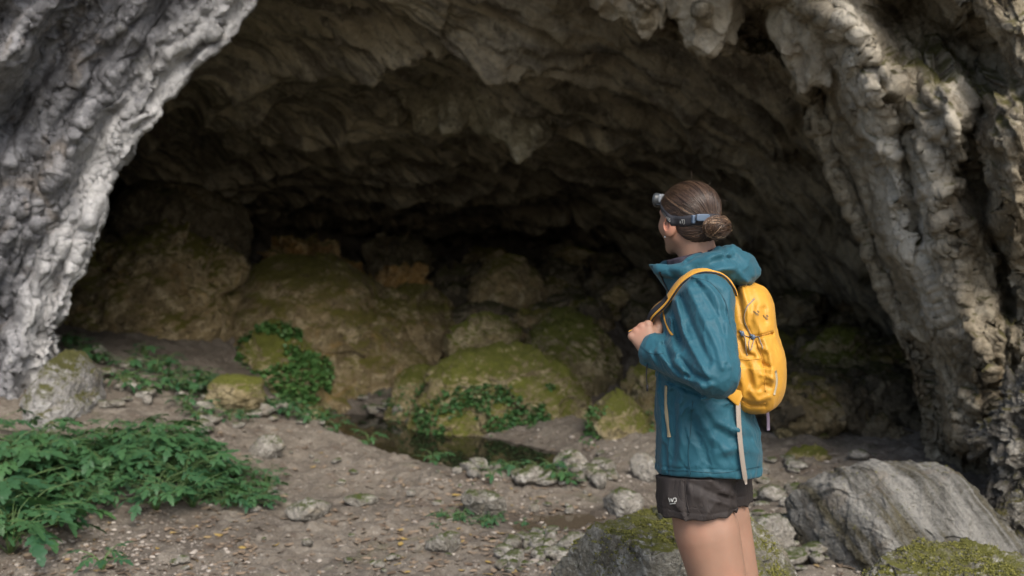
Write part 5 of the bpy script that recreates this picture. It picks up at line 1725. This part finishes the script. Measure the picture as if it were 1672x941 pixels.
for dz, off in prof:
    Q, d0 = band_pts(al, dz)
    R_ = np.linalg.norm((Q - (-.014, 0, 0))[:, :2], axis=1)
    R_ = np.convolve(np.concatenate([R_[-2:], R_, R_[:2]]), kk, 'valid')
    Q[:, :2] = np.array((-.014, 0)) + d0[:, :2] * (R_ + off + .001)[:, None]
    rows.append(Q)
V = np.stack(rows, 0)
band = obj('headband', make_mesh('headband', H2(V.reshape(-1, 3)), grid_faces(len(prof), na, True)), M_dark, lamp)
mid = (rows[2] + rows[3]) / 2                              # centre line of the band
up_ = (rows[4] - rows[1]); up_ /= np.linalg.norm(up_, axis=1, keepdims=True)
def lettering(name, text, a_start, size, stretch=1.0, lift=.0008):
    cu = bpy.data.curves.new(name, 'FONT'); cu.body = text; cu.size = size; cu.resolution_u = 2
    to = bpy.data.objects.new(name, cu); COL.objects.link(to)
    dg = bpy.context.evaluated_depsgraph_get(); dg.update()
    me = bpy.data.meshes.new_from_object(to.evaluated_get(dg))
    bpy.data.objects.remove(to, do_unlink=True); bpy.data.curves.remove(cu)
    co = np.empty(len(me.vertices) * 3, np.float32); me.vertices.foreach_get('co', co); co = co.reshape(-1, 3)
    i0 = int(a_start / (2 * pi) * na)
    ids_ = (i0 + np.arange(60)) % na
    pth = mid[ids_]; upp = up_[ids_]
    ar = np.concatenate([[0], np.cumsum(np.linalg.norm(np.diff(pth, axis=0), axis=1))])
    s_ = co[:, 0] * stretch
    C_ = np.stack([np.interp(s_, ar, pth[:, k]) for k in range(3)], -1); U_ = np.stack([np.interp(s_, ar, upp[:, k]) for k in range(3)], -1)
    O_ = C_ - (-.014, 0, 0); O_[:, 2] = 0; O_ /= np.linalg.norm(O_, axis=1, keepdims=True)
    Q = C_ + U_ * (co[:, 1] - size * .35)[:, None] + O_ * lift
    me.vertices.foreach_set('co', np.ascontiguousarray(H2(Q), np.float32).ravel()); me.update()
    return obj(name, me, M_white, band)
lettering('lettering', 'VELOCOMPERS', radians(78), .0150, .46, .0022)
lettering('emblem', 'aTJ', radians(122), .016, .85, .0015)
# lamp housing on the forehead
LA = radians(20)
fr_, _ = band_pts(np.array([LA]), 0.0)
def LP(V): return rotz(np.asarray(V, float), LA) + fr_[0]
c0 = np.array((.004, 0, .006))
def cyl(p0, p1, prof_, k=28):
    """turned body along p0->p1: prof_ = [(t, radius)]"""
    pts = np.array([np.asarray(p0) + (np.asarray(p1) - p0) * t_ for t_, _ in prof_])
    ax_ = np.asarray(p1) - p0; ax_ = ax_ / np.linalg.norm(ax_)
    n_ = np.cross(ax_, (0, 1, .2)); n_ /= np.linalg.norm(n_); b_ = np.cross(ax_, n_)
    aa = np.arange(k) * 2 * pi / k
    V = np.stack([p_ + r_ * (np.cos(aa)[:, None] * n_ + np.sin(aa)[:, None] * b_) for p_, (_, r_) in zip(pts, prof_)])
    return V.reshape(-1, 3), grid_faces(len(prof_), k, True)
S = Soup()
V, F = cyl(c0 + (.006, .004, .0), c0 + (.030, .006, .001), [(0, .001), (0, .017), (.1, .0200), (.55, .0205), (.6, .022), (.96, .022), (1, .021), (1, .017), (.9, .001)]); S.add(H2(LP(V)), F)
obj('lamp_body', S.mesh('lamp_body'), M_lamp, lamp)
def rbox(c, s, r=.003):
    V, F = cube_sphere(12)
    V = np.sign(V) * np.abs(V) ** .35
    V /= np.abs(V).max()
    return V * np.asarray(s) + np.asarray(c), F
V, F = rbox(c0 + (.004, .002, .004), (.005, .022, .014))
obj('bracket', make_mesh('bracket', H2(LP(V)), F), M_clear, lamp)
S = Soup()
for dz in (-.012, .0, .010):
    V, F = rbox(c0 + (.008, .017, dz - .002), (.008, .005, .0022)); S.add(H2(LP(V)), F)
obj('hinge', S.mesh('hinge'), M_lamp, lamp)
# strap adjuster at the back
i1 = int(radians(163) / (2 * pi) * na)
pc = mid[i1] + (-.003, .002, .004)
V, F = rbox((0, 0, 0), (.0045, .021, .0105))
V = rotz(V, radians(-14)) + pc
obj('adjuster', make_mesh('adjuster', H2(V), F), M_bluegrey, lamp)
V, F = rbox((0, 0, 0), (.006, .005, .0125)); V = rotz(V, radians(-14)) + mid[int(radians(148) / (2 * pi) * na)] + (-.002, .002, .002)
obj('buckle', make_mesh('buckle', H2(V), F), M_bluegrey, lamp)

# ================================================================== backpack (worn)
pack = empty('backpack', ROOT + RM @ np.array((-.12, 0, 1.03)), BODY_RZ)
tag(pack, 'small yellow backpack with grey cords and straps worn over the teal jacket', 'backpack')
PO = np.array((-.12, 0, 1.03))
def sup(P, c, r, e=(2.4, 3.2, 2.4)):
    q = np.abs((P - np.asarray(c)) / np.asarray(r)) + 1e-6
    s_ = q[:, 0] ** e[0] + q[:, 1] ** e[1] + q[:, 2] ** e[2]
    return (s_ ** (1 / 2.6) - 1) * min(r)
PACK_FOLDS = [([(1205, 480), (1212, 520), (1224, 548)], -.005, 4), ([(1213, 470), (1222, 500), (1219, 530)], .006, 5), ([(1226, 552), (1244, 549), (1260, 545)], -.007, 2.6),
    ([(1238, 500), (1234, 522), (1244, 542)], .005, 6), ([(1248, 505), (1250, 525)], -.005, 5), ([(1206, 545), (1216, 575), (1230, 582)], -.005, 4), ([(1214, 555), (1226, 575)], .005, 4),
    ([(1232, 556), (1244, 585), (1250, 620)], -.005, 3.2), ([(1246, 552), (1258, 580), (1262, 620)], .006, 5), ([(1238, 565), (1250, 572)], .004, 4), ([(1240, 592), (1256, 600)], -.004, 3.5), ([(1242, 612), (1260, 618)], .004, 4),
    ([(1206, 600), (1214, 630), (1212, 655)], .005, 6), ([(1218, 595), (1226, 625)], -.004, 6), ([(1226, 640), (1238, 655), (1256, 648)], .005, 5), ([(1204, 650), (1226, 662), (1248, 662)], -.005, 4),
    ([(1230, 600), (1238, 640)], .004, 5), ([(1240, 636), (1248, 628), (1256, 632)], -.006, 4)]
def pack_sdf(P):
    d = sup(P, (-.126, 0, 1.139), (.081, .130, .103))
    d = smin(d, sup(P, (-.112, 0, 1.268), (.066, .112, .122)), .045)
    pocket = smooth(1.176, 1.170, P[:, 2]) * smooth(.07, .10, P[:, 1]) * smooth(-.185, -.175, P[:, 0])
    d = d - .0035 * pocket
    return add_noise(d, P, lambda p: .0022 * ridged(np.stack([p[:, 0] * 16, p[:, 1] * 12, p[:, 2] * 8], -1), 2, 471) + lines(p, PACK_FOLDS, smooth(-.13, .0, p[:, 1])))
V, F = sdf_mesh(pack_sdf, (-.25, -.18, .99), (.0, .18, 1.42), .0040)
def Pk(V): return np.asarray(V) - PO
bagm = obj('bag', make_mesh('bag', Pk(V), F), M_pack, pack)
S = Soup()
for pts in ([(1204, 586), (1224, 588), (1244, 585)], [(1226, 549), (1244, 547), (1258, 543)], [(1233, 486), (1221, 500), (1217, 522), (1228, 548)], [(1236, 556), (1246, 590), (1250, 640)], [(1206, 652), (1226, 664), (1250, 658)],
            [(1201, 590), (1200, 620), (1199, 650)]):
    V, F = px_tube(pack_sdf, pts, .0014, .0004, n=30); S.add(Pk(V), F)
obj('seam', S.mesh('seam'), M_strap, bagm)
V, F = px_tube(pack_sdf, [(1232, 488), (1220, 502), (1216.5, 524), (1226, 546)], .0019, .001, n=30)
obj('zip', make_mesh('zip', Pk(V), F), M_webbing, bagm)
V, F = px_tube(pack_sdf, [(1201.5, 586), (1200.5, 610), (1198.5, 640)], .0016, .0008, n=20)
obj('pocket_binding', make_mesh('pocket_binding', Pk(V), F), M_dark, bagm)
S = Soup()
for pts in ([(1212, 544), (1220, 550), (1230, 548)], [(1230, 549), (1229, 560), (1225, 572), (1222, 560), (1229, 550)], [(1214, 545), (1219, 566), (1220, 582)], [(1230, 548), (1240, 552), (1246, 570)]):
    V, F = px_tube(pack_sdf, pts, .0014, .003, n=24); S.add(Pk(V), F)
obj('cord', S.mesh('cord'), M_webbing, pack)
for x_, y_ in ((1213, 545), (1230, 549)):
    P_, N_ = hit(pack_sdf, [x_], [y_], off=.004)
    S = Soup()
    V, F = cube_sphere(8); S.add(Pk(V * (.006, .005, .0075) + P_[0]), F)
    V, F = cube_sphere(8); S.add(Pk(V * (.0035, .006, .0035) + P_[0] + (.005, .002, .005)), F)
    obj('toggle', S.mesh('toggle'), M_bluegrey, pack)
for x_, y_ in ((1235, 511), (1250, 518)):
    S = Soup()
    for dx, dy in ((-3, -1.5), (0, 1.5), (3, -2), (2, 2.5)):
        P_, N_ = hit(pack_sdf, [x_ + dx - 1.2, x_ + dx + 1.2], [y_ + dy - 1.5, y_ + dy + 1.5], off=.001)
        V, F = ribbon(P_, N_, .004, .001); S.add(Pk(V), F)
    obj('emblem', S.mesh('emblem', False), plain('brown_print', (.17, .10, .03), .6), bagm)
P_, N_ = hit(pack_sdf, [1266, 1268, 1264], [606, 625, 645], off=.001)
V, F = ribbon(spline(P_, 10), np.repeat(N_[1:2], 10, 0), .010, .001)
obj('reflector', make_mesh('reflector', Pk(V), F), plain('reflective_grey', (.42, .36, .24), .4), bagm)
# haul loop
pts = spline([(-.085, .030, 1.378), (-.090, .024, 1.402), (-.092, -.0, 1.408), (-.090, -.024, 1.402), (-.085, -.030, 1.378)], 20)
V, F = tube(pts, .0045, 8)
obj('haul_loop', make_mesh('haul_loop', Pk(V), F), M_bluegrey, pack)
pts = spline([(-.100, .062, 1.372), (-.098, .060, 1.400), (-.090, .060, 1.406), (-.082, .062, 1.375)], 16)
V, F = tube(pts, .0030, 8)
obj('buckle', make_mesh('buckle', Pk(V), F), M_webbing, pack)
# shoulder straps: over the shoulder, down to the fist, and on under the arm
def both(P): return np.minimum(jacket_sdf(P), pack_sdf(P))
def shell_sdf(P): return smin(smin(torso_sdf(P), sleeve_sdf(P, SL, EL, WL), .022), sleeve_sdf(P, SR, ER, WR), .022)
dL, nL, uL = hand_frame(WL, 1)
grip = WL + dL * .078 - nL * .030
for s_ in (1, -1):
    m_ = np.array((1, s_, 1.0))
    g_ = grip * m_ + (0, 0, 0)
    raw = np.array([(-.088, .116, 1.375), (-.062, .130, 1.405), (-.020, .138, 1.425), (.030, .138, 1.418), (.066, .132, 1.388), (.092, .124, 1.345)]) * m_
    pts = spline(raw, 26)
    P_ = snap(shell_sdf, pts, .006)
    N_ = normal(shell_sdf, P_)
    tail = spline([P_[-1], (P_[-1] + g_) / 2 + (.006, .006 * s_, .004), g_ + uL * m_ * .03, g_ - uL * m_ * .03], 14)
    ntail = np.linspace(0, 1, 14)[:, None]
    nt = N_[-1] * (1 - ntail) + (np.array((.55, .80 * s_, .15))) * ntail
    PP = np.concatenate([P_[:-1], tail]); NN = np.concatenate([N_[:-1], nt])
    for _ in range(4):
        PP[1:-1] = (PP[:-2] + 2 * PP[1:-1] + PP[2:]) / 4; NN[1:-1] = (NN[:-2] + 2 * NN[1:-1] + NN[2:]) / 4
    NN /= np.linalg.norm(NN, axis=1, keepdims=True)
    wd = np.interp(np.arange(len(PP)), [0, 6, 22, 30, len(PP)], [.046, .050, .046, .030, .024])
    V, F = ribbon(PP, NN, wd, .009)
    st = obj('shoulder_strap', make_mesh('shoulder_strap', Pk(V), F), M_strap, pack)
    T_ = np.gradient(PP, axis=0); S_ = np.cross(NN, T_); S_ /= np.linalg.norm(S_, axis=1, keepdims=True)
    S = Soup()
    for q in (-1, 1):
        V, F = tube(PP + S_ * (wd * .5)[:, None] * q, .0026, 6); S.add(Pk(V), F)
    obj('binding', S.mesh('binding'), M_dark, st)
    tl = slice(24, None)
    V, F = ribbon(PP[tl] + NN[tl] * .0062, NN[tl], wd[tl] * .62, .003)
    obj('webbing', make_mesh('webbing', Pk(V), F), M_dark, st)
    low = spline([g_ - uL * m_ * .028, np.array((.125, .130 * s_, 1.20)), np.array((.09, .165 * s_, 1.165)), np.array((.03, .188 * s_, 1.145)), np.array((-.04, .160 * s_, 1.122)), np.array((-.085, .128 * s_, 1.085))], 30)
    P_ = snap(torso_sdf, low[6:], .006, 4); P_ = np.concatenate([low[:6], P_])
    for _ in range(3): P_[1:-1] = (P_[:-2] + 2 * P_[1:-1] + P_[2:]) / 4
    V, F = ribbon(P_, normal(torso_sdf, P_), .016, .002)
    obj('lower_strap', make_mesh('lower_strap', Pk(V), F), M_webbing, pack)
# yellow tab where the lower strap meets the bag, and the thin strap at the armpit
P_ = spline([(-.038, .172, 1.128), (-.062, .158, 1.108), (-.092, .134, 1.088)], 10)
V, F = ribbon(P_, np.tile((-.45, .88, .1), (10, 1)), np.linspace(.008, .044, 10), .004)
obj('side_tab', make_mesh('side_tab', Pk(V), F), M_pack, pack)
V, F = px_ribbon(jacket_sdf, [(1083, 505), (1086, 522), (1092, 538), (1098, 548)], .006, .002, .002)
obj('thin_strap', make_mesh('thin_strap', Pk(V), F), M_strap, pack)
# long grey strap end hanging down over the jacket
tt_ = np.linspace(0, 1, 9)
P_, N_ = hit(both, 1199 + 13 * tt_, 656 + 108 * tt_, off=.012)
P_ = np.stack([np.polyval(np.polyfit(tt_, P_[:, k], 2), np.linspace(0, 1.22, 26)) for k in range(3)], -1)
N_ = np.tile(N_.mean(0), (26, 1))
V, F = ribbon(P_, N_, np.concatenate([np.full(24, .0145), [.010, .006]]), .0022)
obj('strap_end', make_mesh('strap_end', Pk(V), F), M_webbing, pack)
pts = spline([(-.150, -.095, 1.045), (-.160, -.100, 1.01), (-.162, -.098, .965)], 12)
V, F = ribbon(pts, np.tile((-.5, .86, 0), (12, 1)), .010, .002)
obj('strap_end', make_mesh('strap_end', Pk(V), F), plain('purple_webbing', (.13, .10, .14), .7), pack)
V, F = rbox((-.176, -.075, 1.232), (.007, .010, .010)); 
obj('side_buckle', make_mesh('side_buckle', Pk(V), F), M_lamp, pack)
